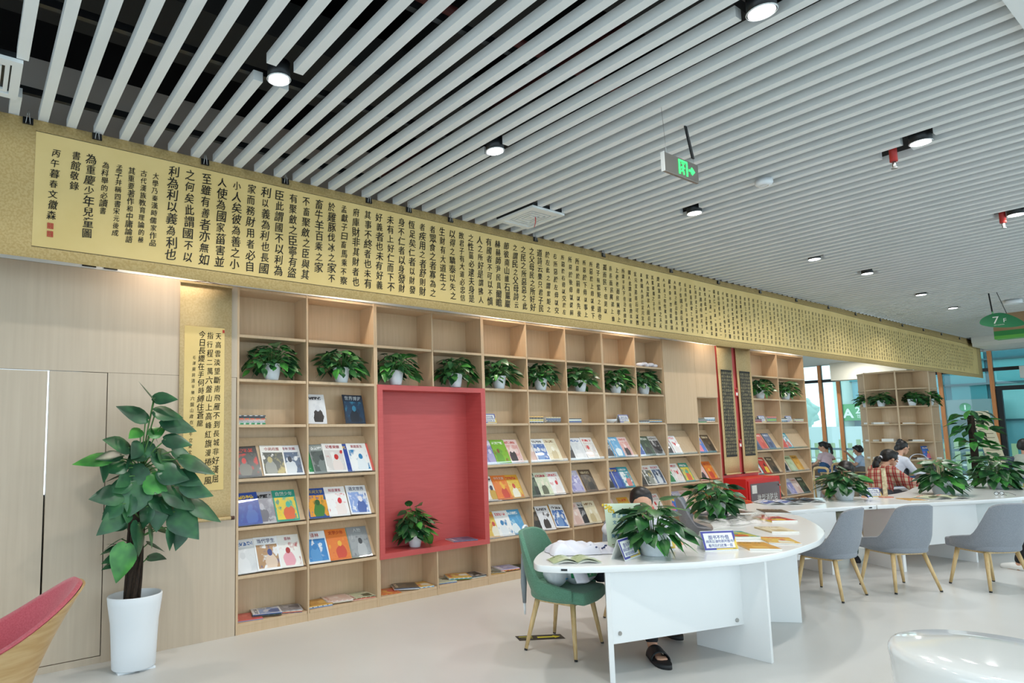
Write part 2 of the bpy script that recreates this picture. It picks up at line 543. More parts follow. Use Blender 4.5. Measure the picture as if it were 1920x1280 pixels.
def grille(x0, x1, y0, y1, label, ribbon):
    cx, cy = (x0 + x1) / 2, (y0 + y1) / 2
    h = (x1 - x0) / 2; g = (y1 - y0) / 2
    t = thing('air_grille', label, 'air vent', (cx, cy, ZC - .02), 0, 'square air grilles in the ceiling')
    m = MB(); m.box(-h, h, -g, g, .02, .05); m.build('plenum', M_dark, t)
    for k, s in enumerate((1, .74, .57, .4, .23)):
        m = MB(); wd = .22 if k == 0 else .1
        a, b = h * s, g * s; ai, bi = a - h * wd, b - g * wd; zz = -.0 if k == 0 else .006
        m.box(-a, a, -b, -bi, zz, .02); m.box(-a, a, bi, b, zz, .02); m.box(-a, -ai, -bi, bi, zz, .02); m.box(ai, a, -bi, bi, zz, .02)
        m.build('louvre' if k else 'frame', M_slat, t)
    MB().box(-h * .14, h * .14, -g * .14, g * .14, .004, .02).build('louvre', M_slat, t)
    if ribbon:
        m = MB(); m.grid(lambda u, v: (.01 * math.sin(v * 3) + (u - .5) * .014 * (1 - .5 * v), -.06 + .02 * v, -.002 - .09 * v), 1, 6)
        rb = m.build('ribbon', mat('red_ribbon', '#b5302c', .6), t); rb['label'] = 'red tell-tale ribbon'
        sm_ = rb.modifiers.new('s', 'SOLIDIFY'); sm_.thickness = .001
grille(2.243, 2.655, -1.045, -.612, 'square white air grille with red ribbon above the banner', True)
grille(-2.0, -1.575, -1.085, -.675, 'square white air grille cut off at the top left photo corner', False)

# exit sign
t = thing('exit_sign', 'hanging grey exit sign with green running figure and arrow', 'exit sign', (1.74, -2.64, 3.03), 0)
MB().box(-.18, .18, -.009, .009, -.06, .055).build('panel', mat('brushed_panel', '#8d8780', .35, metal=.6), t, bevel=.002)
MB().box(-.184, -.18, -.011, .011, -.061, .056).build('end_cap', M_whitepaint, t)
m = MB()
def qd(x0, x1, z0, z1): m.box(x0, x1, -.0115, -.0095, z0, z1)
qd(-.035, -.02, -.045, .045); qd(.045, .06, -.045, .045); qd(-.02, .045, .033, .045); qd(-.005, .028, .022, .028)
m.ball((.013, -.0105, .014), .008, .001, .008, 10)
for a, b in (((.012, .004), (.006, -.012)), ((.012, .004), (-.008, .0)), ((-.008, 0), (-.012, -.008)), ((.012, .003), (.026, -.004)), ((.006, -.012), (.016, -.026)), ((.016, -.026), (.018, -.042)), ((.006, -.012), (-.004, -.024)), ((-.004, -.024), (-.016, -.024))):
    m.tube([(a[0], -.0105, a[1]), (b[0], -.0105, b[1])], .0045, 6)
qd(.072, .115, -.008, .005)
m.add([(.108, -.0112, .024), (.108, -.0112, -.027), (.14, -.0112, -.0015), (.094, -.0112, .016), (.094, -.0112, -.019)], [(0, 3, 4, 1), (0, 1, 2)])
p = m.build('pictogram', M_exit, t); p['label'] = 'glowing green running figure, doorway and arrow'
MB().tube([(-.14, 0, .055), (-.06, .06, ZC - 3.03)], .0012, 6).build('wire', M_steel, t)
m = MB()
m.tube([(.15, .0, .055), (.155, .003, .1)], .0012, 6)
m.build('wire', M_steel, t)
m = MB(); m.obox((.225, .06, .245), (.011, 0, 0), (0, .004, 0), (.07, .055, .148))
st = m.build('strap', M_dark, t)

# floor sign 7F
t = thing('floor_sign', 'green leaf-shaped hanging sign reading 7F', 'sign', (10.85, -2.2, 3.0), 0)
pts = [(.235, -.01), (.21, .05), (.12, .1), (.03, .112), (-.05, .09), (-.15, .02), (-.225, -.06), (-.235, -.1), (-.15, -.118), (-.02, -.112), (.11, -.085), (.2, -.05)]
m = MB(); sp = spline(pts, 5)
m.add([(-.012, y, z) for y, z in sp] + [(.012, y, z) for y, z in sp], [list(range(len(sp))), list(range(2 * len(sp) - 1, len(sp) - 1, -1))] + [[i, i + len(sp), (i + 1) % len(sp) + len(sp), (i + 1) % len(sp)] for i in range(len(sp))])
m.build('board', mat('sign_green', '#1f7a4c', .45), t)
m = MB(); ex = (0, -1, 0); ez = (0, 0, 1)
write(m, '7', (-.0135, .06, .015), ex, ez, .15); write(m, 'F', (-.0135, -.035, -.005), ex, ez, .085)
line(m, 'CHILDREN', (-.0135, .03, -.065), ex, ez, .02, .014)
lt = m.build('lettering', M_whitepaint, t); lt['label'] = 'white characters 7F'
MB().obox((0, .095, .25), (.004, 0, 0), (0, .008, 0), (0, .01, .17)).build('strap', M_black, t)
MB().obox((0, .085, .1), (.006, 0, 0), (0, .009, 0), (0, .001, .04)).build('clip', mat('pale_green', '#7fc48a', .5), t)
MB().tube([(0, -.06, .09), (0, .02, .42)], .004, 6).build('wire', M_dark, t)
t = thing('ceiling_sign_box', 'big brown box sign with green stripes behind the 7F sign', 'sign', (13.4, -2.6, 3.2), 0)
MB().box(0, .25, -1.0, 1.0, -.08, .22).build('panel', noisy('brown_panel', '#a88a66', '#9b7d5a', nscale=4, rough=.5), t)
MB().box(-.004, .25, -1.0, 1.0, -.165, -.08).build('stripe', mat('stripe_green', '#2f8a45', .5), t)
MB().box(-.008, .25, -1.0, 1.0, -.22, -.165).build('stripe', mat('stripe_lime', '#63b34a', .5), t)

# lamps hidden in the gap between banner and wall light the bookcase tops
for x, e in ((-.57, 5), (.95, 5), (2.9, 5.5), (3.7, 4), (4.9, 5), (6.7, 5), (8.6, 4), (9.3, 4)):
    t = thing('cove_spot', 'small recessed spot lamp hidden behind the banner', 'spot lamp', (x, -.2, 3.05), 0, 'spot lamps behind the banner')
    MB().lathe([(.05, .05), (.05, 0), (.04, -.002)], n=14, cap=False).build('housing', M_whitepaint, t)
    MB().tube([(0, 0, .05), (0, .1, .35)], .008, 6).build('stem', M_whitepaint, t)
    a = area_light('cove_spot_glow', (x, -.2, 3.04), (R(8), 0, 0), .08, .08, e, (1, .86, .72), shape='DISK', spread=130)

# ------------------------------------------------------------------ the long calligraphy banner
BY = -.45
def wav(x): return BY + .007 * math.sin(x * 1.15) + .004 * math.sin(x * 2.9 + 1)
DX_TEXT = ('大學之道在明明德在親民在止於至善知止而后有定定而后能靜靜而后能安安而后能慮慮而后能得物有本末事有終始知所先後則近道矣古之欲明明德於天下者先治其國欲治其國者先齊其家欲齊其家者先修其身欲修其身者先正其心欲正其心者先誠其意欲誠其意者先致其知致知在格物'
 '物格而后知至知至而后意誠意誠而后心正心正而后身修身修而后家齊家齊而后國治國治而后天下平自天子以至於庶人壹是皆以修身為本其本亂而末治者否矣其所厚者薄而其所薄者厚未之有也康誥曰克明德大甲曰顧諟天之明命帝典曰克明峻德皆自明也湯之盤銘曰苟日新日日新又日新'
 '康誥曰作新民詩曰周雖舊邦其命維新是故君子無所不用其極詩云邦畿千里維民所止詩云緡蠻黃鳥止于丘隅子曰於止知其所止可以人而不如鳥乎詩云穆穆文王於緝熙敬止為人君止於仁為人臣止於敬為人子止於孝為人父止於慈與國人交止於信詩云瞻彼淇澳菉竹猗猗有斐君子如切如磋如琢如磨'
 '瑟兮僩兮赫兮喧兮有斐君子終不可諠兮如切如磋者道學也如琢如磨者自修也詩云於戲前王不忘君子賢其賢而親其親小人樂其樂而利其利此以沒世不忘也子曰聽訟吾猶人也必也使無訟乎無情者不得盡其辭大畏民志此謂知本此謂知之至也所謂誠其意者毋自欺也如惡惡臭如好好色此之謂自謙'
 '故君子必慎其獨也小人閒居為不善無所不至見君子而后厭然揜其不善而著其善人之視己如見其肺肝然則何益矣此謂誠於中形於外故君子必慎其獨也曾子曰十目所視十手所指其嚴乎富潤屋德潤身心廣體胖故君子必誠其意所謂修身在正其心者身有所忿懥則不得其正有所恐懼則不得其正'
 '有所好樂則不得其正有所憂患則不得其正心不在焉視而不見聽而不聞食而不知其味此謂修身在正其心所謂齊其家在修其身者人之其所親愛而辟焉之其所賤惡而辟焉之其所畏敬而辟焉之其所哀矜而辟焉之其所敖惰而辟焉故好而知其惡惡而知其美者天下鮮矣故諺有之曰人莫知其子之惡莫知其苗之碩'
 '此謂身不修不可以齊其家所謂治國必先齊其家者其家不可教而能教人者無之故君子不出家而成教於國孝者所以事君也弟者所以事長也慈者所以使眾也康誥曰如保赤子心誠求之雖不中不遠矣未有學養子而后嫁者也一家仁一國興仁一家讓一國興讓一人貪戾一國作亂其機如此此謂一言僨事一人定國'
 '堯舜帥天下以仁而民從之桀紂帥天下以暴而民從之其所令反其所好而民不從是故君子有諸己而后求諸人無諸己而后非諸人所藏乎身不恕而能喻諸人者未之有也故治國在齊其家詩云桃之夭夭其葉蓁蓁之子于歸宜其家人宜其家人而后可以教國人詩云宜兄宜弟宜兄宜弟而后可以教國人此謂治國在齊其家')
LEFTCOLS = '利為利以義為利也 之何矣此謂國不以 至雖有善者亦無如 人使為國家菑害並 小人矣彼為善之小 家而務財用者必自 利以義為利也長國 臣此謂國不以利為 有聚斂之臣寧有盜 不畜聚斂之臣與其 畜牛羊百乘之家 於雞豚伐冰之家不 孟獻子曰畜馬乘不察 府庫財非其財者也 其事不終者也未有 好義者也未有好義 未有上好仁而下不 身不仁者以身發財 恆足矣仁者以財發 者疾用之者舒則財 者眾食之者寡為之 生財有大道生之 以得之驕泰以失之 故君子有大道必忠信 之性菑必逮夫身是 人之所好是謂拂人 有國者不可以不慎 赫赫師尹民具爾瞻 節彼南山維石巖巖 之謂民之父母詩云 之民之所惡惡之此 之父母民之所好好 道詩云樂只君子民 於左此之謂絜矩之 右所惡於左毋以交 所惡於右毋以交於左 所惡於後毋以從前 所惡於前毋以先後 所惡於下毋以事上 所惡於上毋以使下 君子有絜矩之道也 孤而民不倍是以 長長而民興弟上恤 上老老而民興孝上 所謂平天下在治其國者'.split()
t = thing('calligraphy_banner', 'very long yellow calligraphy banner hung along the ceiling edge', 'banner', (0, 0, 0))
m = MB(); m.grid(lambda u, v: (-2.6 + 20.55 * u, wav(-2.6 + 20.55 * u), 2.552 + .862 * v + .006 * math.sin(u * 40) * (1 - v)), 160, 4)
o = m.build('brocade_border', M_brocade, t); s_ = o.modifiers.new('s', 'SOLIDIFY'); s_.thickness = .003; s_.offset = -1
m = MB(); m.grid(lambda u, v: (-1.46 + 19.1 * u, wav(-1.46 + 19.1 * u) - .0022, 2.63 + (.712 - .15 * max(0, u - .5)) * v), 160, 2)
o = m.build('paper_panel', M_gold, t)
m = MB()
for z in (2.627, 3.343):
    m.grid(lambda u, v: (-1.462 + 19.1 * u, wav(-1.462 + 19.1 * u) - .0028, z - .0022 + .0044 * v + (-.075 * 2 * max(0, u - .5) * (z > 3))), 120, 1)
m.box(-1.464, -1.459, BY - .006, BY - .0, 2.627, 3.343)
m.build('panel_outline', mat('brown_line', '#5d4a2a', .6), t)
random.seed(5)
cols = list(LEFTCOLS)
rest = DX_TEXT
k = len(rest)
while k > 0:
    n = 10 if len(cols) < 80 else 12
    n = min(n, -(-k // max(1, 159 - len(cols))) + (len(cols) % 2))
    cols.append(rest[max(0, k - n):k]); k -= n
m = MB()
def vcol(mb, text, x, ztop, zbot, size, y=BY - .006, res=2, bold=.022, lean=-.012, mi=0, jit=.05):
    n = len(text); pit = (ztop - zbot) / n
    for i, ch in enumerate(text):
        sc = size * random.uniform(.88, 1.1)
        if ch in '之以不人小': sc *= .95
        write(mb, ch, (x + lean * i / n + random.uniform(-jit, jit) * size, y, ztop - pit * (i + .5)), (1, 0, 0), (0, 0, 1), sc, mi, res, 0.0, shear=random.uniform(.05, .2), rot=random.uniform(0, .1), sx=random.uniform(.82, .98), brush=bold)
for i, tx in enumerate(cols):
    x = -.635 + .1125 * i if i < 19 else 1.503 + .1135 * (i - 19)
    if x > 17.45: break
    n = len(tx)
    zb = 2.655 if n >= 8 else 2.655 + (8 - n) * .07
    zt = 3.315 - (.01 * max(0, x)) * .6
    vcol(m, tx, x, zt, zb, min(.082, (zt - zb) / n * .98) * (1 if x < 3 else .86), res=2 if x < 3 else 1, bold=.022 if x < 7 else 0, jit=.05 if x < 4 else .14)
for tx, x, zt, zb, sz in (('丙午暮春文徽森', -1.35, 3.26, 2.80, .058), ('書館敬錄', -1.235, 3.27, 3.01, .062), ('為重慶少年兒童圖', -1.15, 3.27, 2.72, .07), ('為科舉的必讀書', -1.065, 3.24, 2.89, .05),
                          ('孟子并稱四書宋元後成', -.985, 3.24, 2.76, .05), ('其重要著作和中庸論語', -.905, 3.24, 2.73, .05), ('古代漢族教育理論的極', -.83, 3.24, 2.74, .048), ('大學乃秦漢時儒家作品', -.755, 3.24, 2.73, .048)):
    vcol(m, tx, x, zt, zb, sz)
m.v = [(a, b + wav(a) - BY, c) for a, b, c in m.v]
m.build('calligraphy', M_ink, t)
m = MB()
for z in (2.765, 2.715):
    for a in (-.014, -.005, .005, .013): m.box(-1.365 + a - .0025, -1.365 + a + .0025, wav(-1.36) - .0065, wav(-1.36) - .006, z - .016, z + .016)
    for a in (-.016, -.005, .006, .016): m.box(-1.382, -1.349, wav(-1.36) - .0068, wav(-1.36) - .0062, z + a - .002, z + a + .002)
m.build('seal', M_seal, t)

clipx = [-1.505, -1.12, -.42, .2, .95, 1.36, 1.83, 2.93, 4.0, 5.3, 6.4, 7.5, 8.6, 9.7, 10.8, 11.9, 13.0, 14.1, 15.2, 16.4, 17.6]
cl0 = None
for x in clipx:
    lb = 'small black binder clip gripping the top edge of the long banner'
    if cl0 is None:
        cl0 = thing('binder_clip', lb, 'clip', (x, BY, 3.4), 0, "binder clips on the banner's top edge")
        mm = MB(); mm.add([(-.028, -.014, -.028), (.028, -.014, -.028), (.028, .014, -.028), (-.028, .014, -.028), (-.028, -.004, .016), (.028, -.004, .016), (.028, .004, .016), (-.028, .004, .016)],
            [(0, 3, 2, 1), (4, 5, 6, 7), (0, 1, 5, 4), (1, 2, 6, 5), (2, 3, 7, 6), (3, 0, 4, 7)])
        mm.build('jaw', M_black, cl0)
        mm = MB(); mm.tube([(-.012, -.012, -.028), (-.007, -.016, .02), (.0, -.016, .03), (.007, -.016, .02), (.012, -.012, -.028)], .002, 6)
        mm.tube([(-.005, -.01, .025), (-.003, -.006, .06), (.004, -.004, .065), (.007, -.008, .03)], .0015, 6)
        mm.build('wire_handle', M_steel, cl0)
        cl0.location.y = wav(x)
    else:
        dup(cl0, lb, (x, wav(x), 3.4 - .004 * max(0, x) * .3))

# ------------------------------------------------------------------ hanging scrolls
def scroll(name, label, x0, x1, z0, z1, px0, px1, pz0, pz1, y, paper, fill, knob=True):
    t = thing(name, label, 'hanging scroll', ((x0 + x1) / 2, y, z1), 0)
    cx = (x0 + x1) / 2
    m = MB(); m.grid(lambda u, v: (x0 - cx + (x1 - x0) * u, -.004 * math.sin(v * 5), (z0 - z1) * (1 - v)), 1, 14)
    o = m.build('silk_mount', M_brocade2, t); s_ = o.modifiers.new('s', 'SOLIDIFY'); s_.thickness = .002
    MB().box(x0 - cx - .004, x1 - cx + .004, -.007, .007, -.008, .006).build('top_rod', M_brocade2, t)
    MB().tube([(x0 - cx, -.006, z0 - z1), (x1 - cx, -.006, z0 - z1)], .012, 12).build('roller', M_brocade2, t)
    if knob:
        for s in (x0 - cx - .014, x1 - cx + .014):
            MB().tube([(s - .013, -.006, z0 - z1), (s + .013, -.006, z0 - z1)], .014, 12).build('roller_knob', M_roller, t)
    MB().box(px0 - cx, px1 - cx, -.0085, -.0065, pz0 - z1, pz1 - z1).build('paper', paper, t)
    m = MB(); fill(m, cx, z1)
    return t, m
def f1(m, cx, zt):
    random.seed(8)
    ys = -.0095
    for tx, px, a, b, sz in (('天高雲淡望斷南飛雁不到長城非好漢屈', -.165, 2.275, 1.135, .058), ('指行程二萬六盤山上高峰紅旗漫捲西風', -.225, 2.275, 1.125, .058), ('今日長纓在手何時縛住蒼龍', -.287, 2.275, 1.55, .056)):
        vcol(m, tx, px - cx, a - zt, b - zt, sz, ys, 2, .022, lean=-.01)
    vcol(m, '毛澤東詞清平樂六盤山歲在丙午立夏文徽森', -.345 - cx, 2.09 - zt, 1.26 - zt, .032, ys, 1, .018, lean=-.025)
t, m = scroll('hanging_scroll', 'yellow calligraphy scroll hanging on the wood panel left of the bookcase', -.45, -.052, .87, 2.636, -.418, -.113, 1.085, 2.304, -.02, M_gold, f1)
m.build('calligraphy', M_ink, t)
m = MB()
for dx, z in ((-.375, 1.235), (-.375, 1.195), (-.122, 2.28)):
    m.box(dx + .251 - .008, dx + .251 + .008, -.0105, -.0098, z - 2.636 - .012, z - 2.636 + .012)
m.build('seal', M_seal, t)
MB().tube([(-.17, -.004, .0), (0, -.006, .02), (.16, -.004, .0)], .002, 6).build('hanging_cord', M_roller, t)
M_darkpaper = noisy('black_rubbing', '#1c1a17', '#2a2721', nscale=30, rough=.6)
M_pale = mat('pale_ink', '#b5a87c', .6)
def fb(m, cx, zt):
    random.seed(int(cx * 10))
    for c_ in range(6):
        vcol(m, ''.join(random.choice(DX_TEXT) for _ in range(24)), cx0(c_) , 2.29 - zt, 1.11 - zt, .042, -.0098, 1, .0, lean=0)
def cx0(c_): return -.125 + c_ * .049
for lb, x0, x1, p0, p1, kn in (('black and gold calligraphy scroll, first of two on the coral column', 7.05, 7.455, 7.105, 7.395, 1), ('black and gold calligraphy scroll, second of two beside the far bookcase', 7.565, 7.985, 7.622, 7.918, 1)):
    t, m = scroll('hanging_scroll', lb, x0, x1, .85, 2.655, p0, p1, 1.088, 2.312, -.03, M_darkpaper, fb)
    m.build('calligraphy', M_pale, t)
    t['group'] = 'black scrolls on the coral column'

# ------------------------------------------------------------------ bookcases
ZR = [.069, .4156, .7757, 1.1426, 1.5586, 1.9153, 2.264, 2.65]
TH = .022
DEP = .23
def bookcase(label, xs, rows, doubles, slant, top=2.65, group='pale oak wall bookcases', split=()):
    """xs: panel centres; rows: shelf heights per column; slant: (column,row index) with sloping display boards"""
    t = thing('bookcase', label, 'bookcase', (xs[0], 0, 0), 0, group)
    ox = xs[0]
    for i, x in enumerate(xs):
        th = TH * (1.0 if i in doubles else .75) / 2 * 1.2
        o_ = x - ox
        if i == 0: a, b = o_ + .0005, o_ + 2 * th * .7
        elif i == len(xs) - 1: a, b = o_ - 2 * th * .7, o_ - .0005
        else: a, b = o_ - th * .75, o_ + th * .75
        for za, zb in (((0, .393), (1.922, top)) if i in split else ((0, top),)):
            MB().box(a, b, 0, DEP, za, zb).build('side_panel', M_wood, t, bevel=.001, bseg=1)
    MB().box(.0, xs[-1] - ox, DEP - .001, DEP + .004, .0, top).build('back_panel', M_wood, t)
    MB().box(.012, xs[-1] - ox - .012, .003, DEP - .002, top - .022, top - .0005).build('top_panel', M_wood, t)
    MB().box(.012, xs[-1] - ox - .012, .004, .02, .0, .058).build('plinth', M_wood, t)
    for c in range(len(xs) - 1):
        a, b = xs[c] - ox + .0125, xs[c + 1] - ox - .0125
        for z in rows[c]:
            MB().box(a, b, .002, DEP - .003, z - TH / 2, z + TH / 2).build('shelf', M_wood, t, bevel=.001, bseg=1)
        for z in slant.get(c, ()):
            m = MB(); z0 = z + TH / 2
            m.obox(((a + b) / 2, .11, z0 + .16), ((b - a) / 2 - .001, 0, 0), (0, .083, .15), (0, -.0045, .0025))
            m.build('display_board', M_wood, t)
            m = MB(); m.box(a + .004, b - .004, .012, .0145, z0 + .001, z0 + .03)
            m.build('acrylic_lip', M_acrylic, t)
    return t
SL = ZR[1:4]
X = [0, .612, 1.2943, 1.948, 2.5963, 3.2352, 3.8664, 4.5185, 5.166, 5.755, 6.5, 7.035, 8.035, 8.8807, 9.8063]
full = ZR[:7]
bookcase('pale oak bookcase of two columns left of the coral niche', X[0:3], [full] * 2, (0, 2), {0: SL, 1: SL})
bookcase('pale oak bookcase frame around the coral niche', X[2:5], [[ZR[0], ZR[6]]] * 2, (0, 2), {}, split=(1,))
bookcase('pale oak bookcase of three columns right of the coral niche', X[4:8], [full] * 3, (0, 3), {0: SL, 1: SL, 2: SL})
bookcase('pale oak bookcase of two columns ending at the closed cabinet', X[7:10], [full] * 2, (0, 2), {0: SL, 1: SL})
bookcase('pale oak bookcase with closed cabinet doors on top', X[9:12], [ZR[:4], ZR[:6]], (0, 2), {0: SL, 1: SL})
bookcase('pale oak bookcase beyond the coral column at the far end', X[12:15], [full] * 2, (0, 2), {0: SL, 1: SL})
def door(parent_x, x0, x1, z0, z1, lb):
    t = thing('cabinet_door_panel', lb, 'cabinet door', (x0, 0, z0), 0, 'flush cabinet doors')
    MB().box(0.001, x1 - x0 - .001, -.012, -.0005, .001, z1 - z0 - .001).build('panel', M_wood, t, bevel=.001, bseg=1)
door(0, 5.745, 6.49, 1.556, 2.648, 'large flush oak cabinet door above three magazine shelves')
door(0, 6.49, 6.745, 1.912, 2.648, 'small oak cabinet door, one of a pair, beside the large flush door')
door(0, 6.745, 7.03, 1.912, 2.648, 'small oak cabinet door, one of a pair, beside the black scroll')
# bottom dividers under the niche
# coral niche box
t = thing('display_niche', 'coral red box niche set into the bookcase', 'niche', (1.307, 0, .394), 0)
ht = 1.526
m = MB(); m.box(.007, .0495, 0, .222, 0, ht); m.box(1.236, 1.2705, 0, .222, 0, ht); m.box(.0495, 1.236, 0, .222, ht - .046, ht); m.box(.0495, 1.236, 0, .222, 0, .047)
m.box(-.002, .0495, -.012, -.0006, 0, ht); m.box(1.236, 1.294, -.012, -.0006, 0, ht); m.box(.0495, 1.236, -.012, -.0006, ht - .046, ht); m.box(.0495, 1.236, -.012, -.0006, 0, .047)
m.build('frame', M_red, t)
MB().box(.0495, 1.236, .216, .222, .047, ht - .046).build('back_panel', M_red, t)
# coral column
w = MB(); w.box(7.036, 8.034, .0, .35, 0, 2.65); struct(w.build('pillar', M_redwall))
for i, (z, lb) in enumerate(((2.0, 'upper red alarm box with white label on the coral column'), (1.27, 'lower red alarm box with white label on the coral column'))):
    t = thing('alarm_box', lb, 'fire alarm', (7.51, -.012, z), 0, 'red alarm boxes')
    MB().box(-.045, .045, -.02, .012, -.06, .06).build('body', mat('alarm_red', '#c92f2c', .4), t, bevel=.006)
    MB().box(-.018, .03, -.0215, -.02, -.045, -.005).build('plate', M_whitepaint, t)
    m = MB(); m.lathe([(.02, 0), (.02, .012)], c=(0, 0, 0), n=14)
    o = m.build('button', mat('alarm_dark', '#7c1d1d', .4), t); o.rotation_euler = (R(90), 0, 0); o.location = (-.005, -.02, .03)
# fire cabinet
t = thing('fire_cabinet', 'red fire equipment cabinet with grey glass door below the black scrolls', 'fire cabinet', (7.05, -.30, .0), 0)
CR = mat('cabinet_red', '#d0231f', .35)
MB().box(0, .95, 0, .3, .0, .8).build('body', CR, t, bevel=.008)
m = MB(); m.box(.03, .92, -.014, -.001, .03, .77); m.build('door', CR, t, bevel=.003)
g = MB().box(.07, .88, -.018, -.0145, .09, .73).build('window', mat('grey_glass', '#6f5a5c', .15, coat=.4), t)
m = MB(); line(m, '微型消防站', (.52, -.0195, .53), (1, 0, 0), (0, 0, 1), .11, .115); line(m, 'FIRE STATION', (.52, -.0195, .43), (1, 0, 0), (0, 0, 1), .05, .045)
m.build('lettering', M_whitepaint, t)
MB().box(.1, .23, -.021, -.0185, .6, .71).build('notice', M_paper, t)
MB().tube([(.86, -.02, .68), (.86, -.04, .68)], .012, 8).build('knob', M_steel, t)
# ------------------------------------------------------------------ magazines
PAL = {
 'redgirl': ('dark magazine with a figure in red', '#3a3b3c', '#c33a2c', ['#4a4d48', '#c8322e', '#6d6a62']),
 'whitephoto': ('white magazine with a garden photo', '#ece9e2', '#c2493a', ['#4d5148', '#b3a36c', '#8d8f86']),
 'whiteblue': ('white magazine with grey and blue figures', '#e6e8ea', '#c9485a', ['#5a6b85', '#2f3a48', '#cfd4d8']),
 'green': ('green and white magazine', '#e4e9e2', '#2b2b28', ['#1f8a4c', '#2a9152', '#227a45']),
 'greyslate': ('slate grey magazine', '#8d9490', '#e2e4e2', ['#5a625f', '#474d4c', '#7b8480']),
 'redduo': ('white magazine with two red figures', '#eceae6', '#c8323a', ['#d8d2cd', '#c9302e', '#e7d9d2']),
 'deepblue': ('deep blue magazine', '#2f4fa0', '#e6c04c', ['#2b479a', '#3c5fb2', '#3f62ae']),
 'skywhite': ('white magazine with a blue emblem', '#f0f1f0', '#c33a48', ['#f0f0ee', '#2f7fb5', '#e3e9ec']),
 'greyart': ('grey magazine with pencil drawing', '#b9b7ba', '#26282b', ['#8d8a92', '#b6b2ba', '#6e6b74']),
 'comic': ('green and yellow comic-style magazine', '#2f9a86', '#f4f4ee', ['#e0c43e', '#3fae92', '#d9663c']),
 'landscape': ('blue and green magazine with burning sky', '#2a4f96', '#f0d050', ['#e09a2c', '#2d5a2a', '#3f7a34']),
 'redhat': ('white magazine with a red hat', '#f0eeec', '#d85a68', ['#f2efed', '#d02e38', '#efe3de']),
 'bluewhite': ('white magazine with blue cartoon', '#eef0f4', '#2a3a6a', ['#8aa4d8', '#e8e4ea', '#4a66a8']),
 'textpage': ('white text page with sky picture', '#e3e4e6', '#3f6aa8', ['#d8dadb', '#cfd1d3', '#e0e1e2']),
 'student': ('white magazine with a schoolgirl photo', '#eef0f2', '#3c3f7c', ['#b58f68', '#3d4a86', '#e0c8b2']),
 'redbag': ('pale magazine with a red bag', '#f0efea', '#c05a6a', ['#f2efe9', '#b33a3c', '#eaa9b4']),
 'bluedoor': ('blue magazine with a white door', '#e8ecef', '#c9504a', ['#3f86c4', '#3a7fbd', '#5796cc']),
 'orange': ('orange magazine', '#e07a32', '#c0402a', ['#e07a32', '#e8b23c', '#c9452f']),
 'greyline': ('grey magazine with red edge', '#8e9294', '#d9dadb', ['#9a9ea0', '#33383c', '#b1b4b5']),
 'lavender': ('lavender and white magazine', '#c9c4dc', '#ece9f2', ['#8f8cc0', '#d8d4e6', '#b0abd0']),
 'lime': ('bright green magazine', '#7fb53c', '#e0ead0', ['#86b838', '#8a5a34', '#6aa038']),
 'pinkface': ('pink and white magazine with a face', '#ecd0cc', '#c9645c', ['#e0a8a0', '#f0d8d2', '#3a3034']),
 'whitedark': ('white magazine with dark figures', '#e9e7e2', '#35353a', ['#e4e2dc', '#3c3f58', '#c9a24a']),
 'redyellow': ('red and yellow magazine', '#d9a23c', '#c93a34', ['#e3c25a', '#c9483a', '#e9e4d0']),
 'skyblue': ('sky blue magazine', '#5fa8d2', '#eef4f6', ['#5ba4d4', '#8ac4e2', '#e2eef2']),
 'peach': ('pale pink magazine', '#e6cfc6', '#c98a7c', ['#e2c6bc', '#efe0d8', '#d9b6aa']),
 'bluecorner': ('white magazine with a blue wedge', '#e9eaea', '#2f2f35', ['#3d6cb0', '#e4e6e8', '#6f93c4']),
 'cream': ('cream magazine', '#e6dcc0', '#8a6a42', ['#e2d6b4', '#efe8d4', '#c9b68a']),
 'scenery': ('pale green landscape magazine', '#d8dcc4', '#b8324a', ['#c9d2b2', '#e2ddc6', '#5a5f48']),
 'brown': ('dark brown magazine', '#5a4a3c', '#d9c9a4', ['#4a4034', '#6a5a44', '#2f2c26']),
 'blackwhite': ('black and white magazine', '#c9c8c6', '#26262a', ['#3a3a3e', '#8a8a8c', '#222226']),
 'teal': ('teal and white magazine', '#2f9aa8', '#f0f4f4', ['#e8eceb', '#3aa4b0', '#d8837c']),
 'forest': ('dark green magazine', '#3c5240', '#d8dcd0', ['#2f4434', '#51684c', '#1f2a22']),
 'multi': ('blue and yellow cartoon magazine', '#2f62b4', '#f2e8dc', ['#3a72c4', '#e8b834', '#e07a90']),
 'coral': ('coral red magazine', '#d9645a', '#f0e2da', ['#d9645a', '#e07a6c', '#cc584e']),
 'ochre': ('ochre magazine', '#d29a3c', '#5a4020', ['#d69e40', '#c48a30', '#e2b45c']),
 'palegreen': ('pale green magazine', '#b4c49a', '#4a5a3c', ['#b8c8a0', '#a4b688', '#c9d4b4']),
 'slateblue': ('slate blue magazine', '#6a7a94', '#e2e6ea', ['#5f7090', '#8494ac', '#4a5a78']),
 'night': ('dark blue magazine with light rays', '#1d2c40', '#e2e9ec', ['#1f3a54', '#2f7896', '#16212f']),
 'photos': ('white page with small dark photos', '#e6e6e8', '#3a3a40', ['#e4e4e6', '#d8d8dc', '#3a322e']),
 'redblack': ('red magazine with black figure', '#c8342c', '#f2e4c8', ['#c9342c', '#241f20', '#e8c23c']),
}
_cov = {}
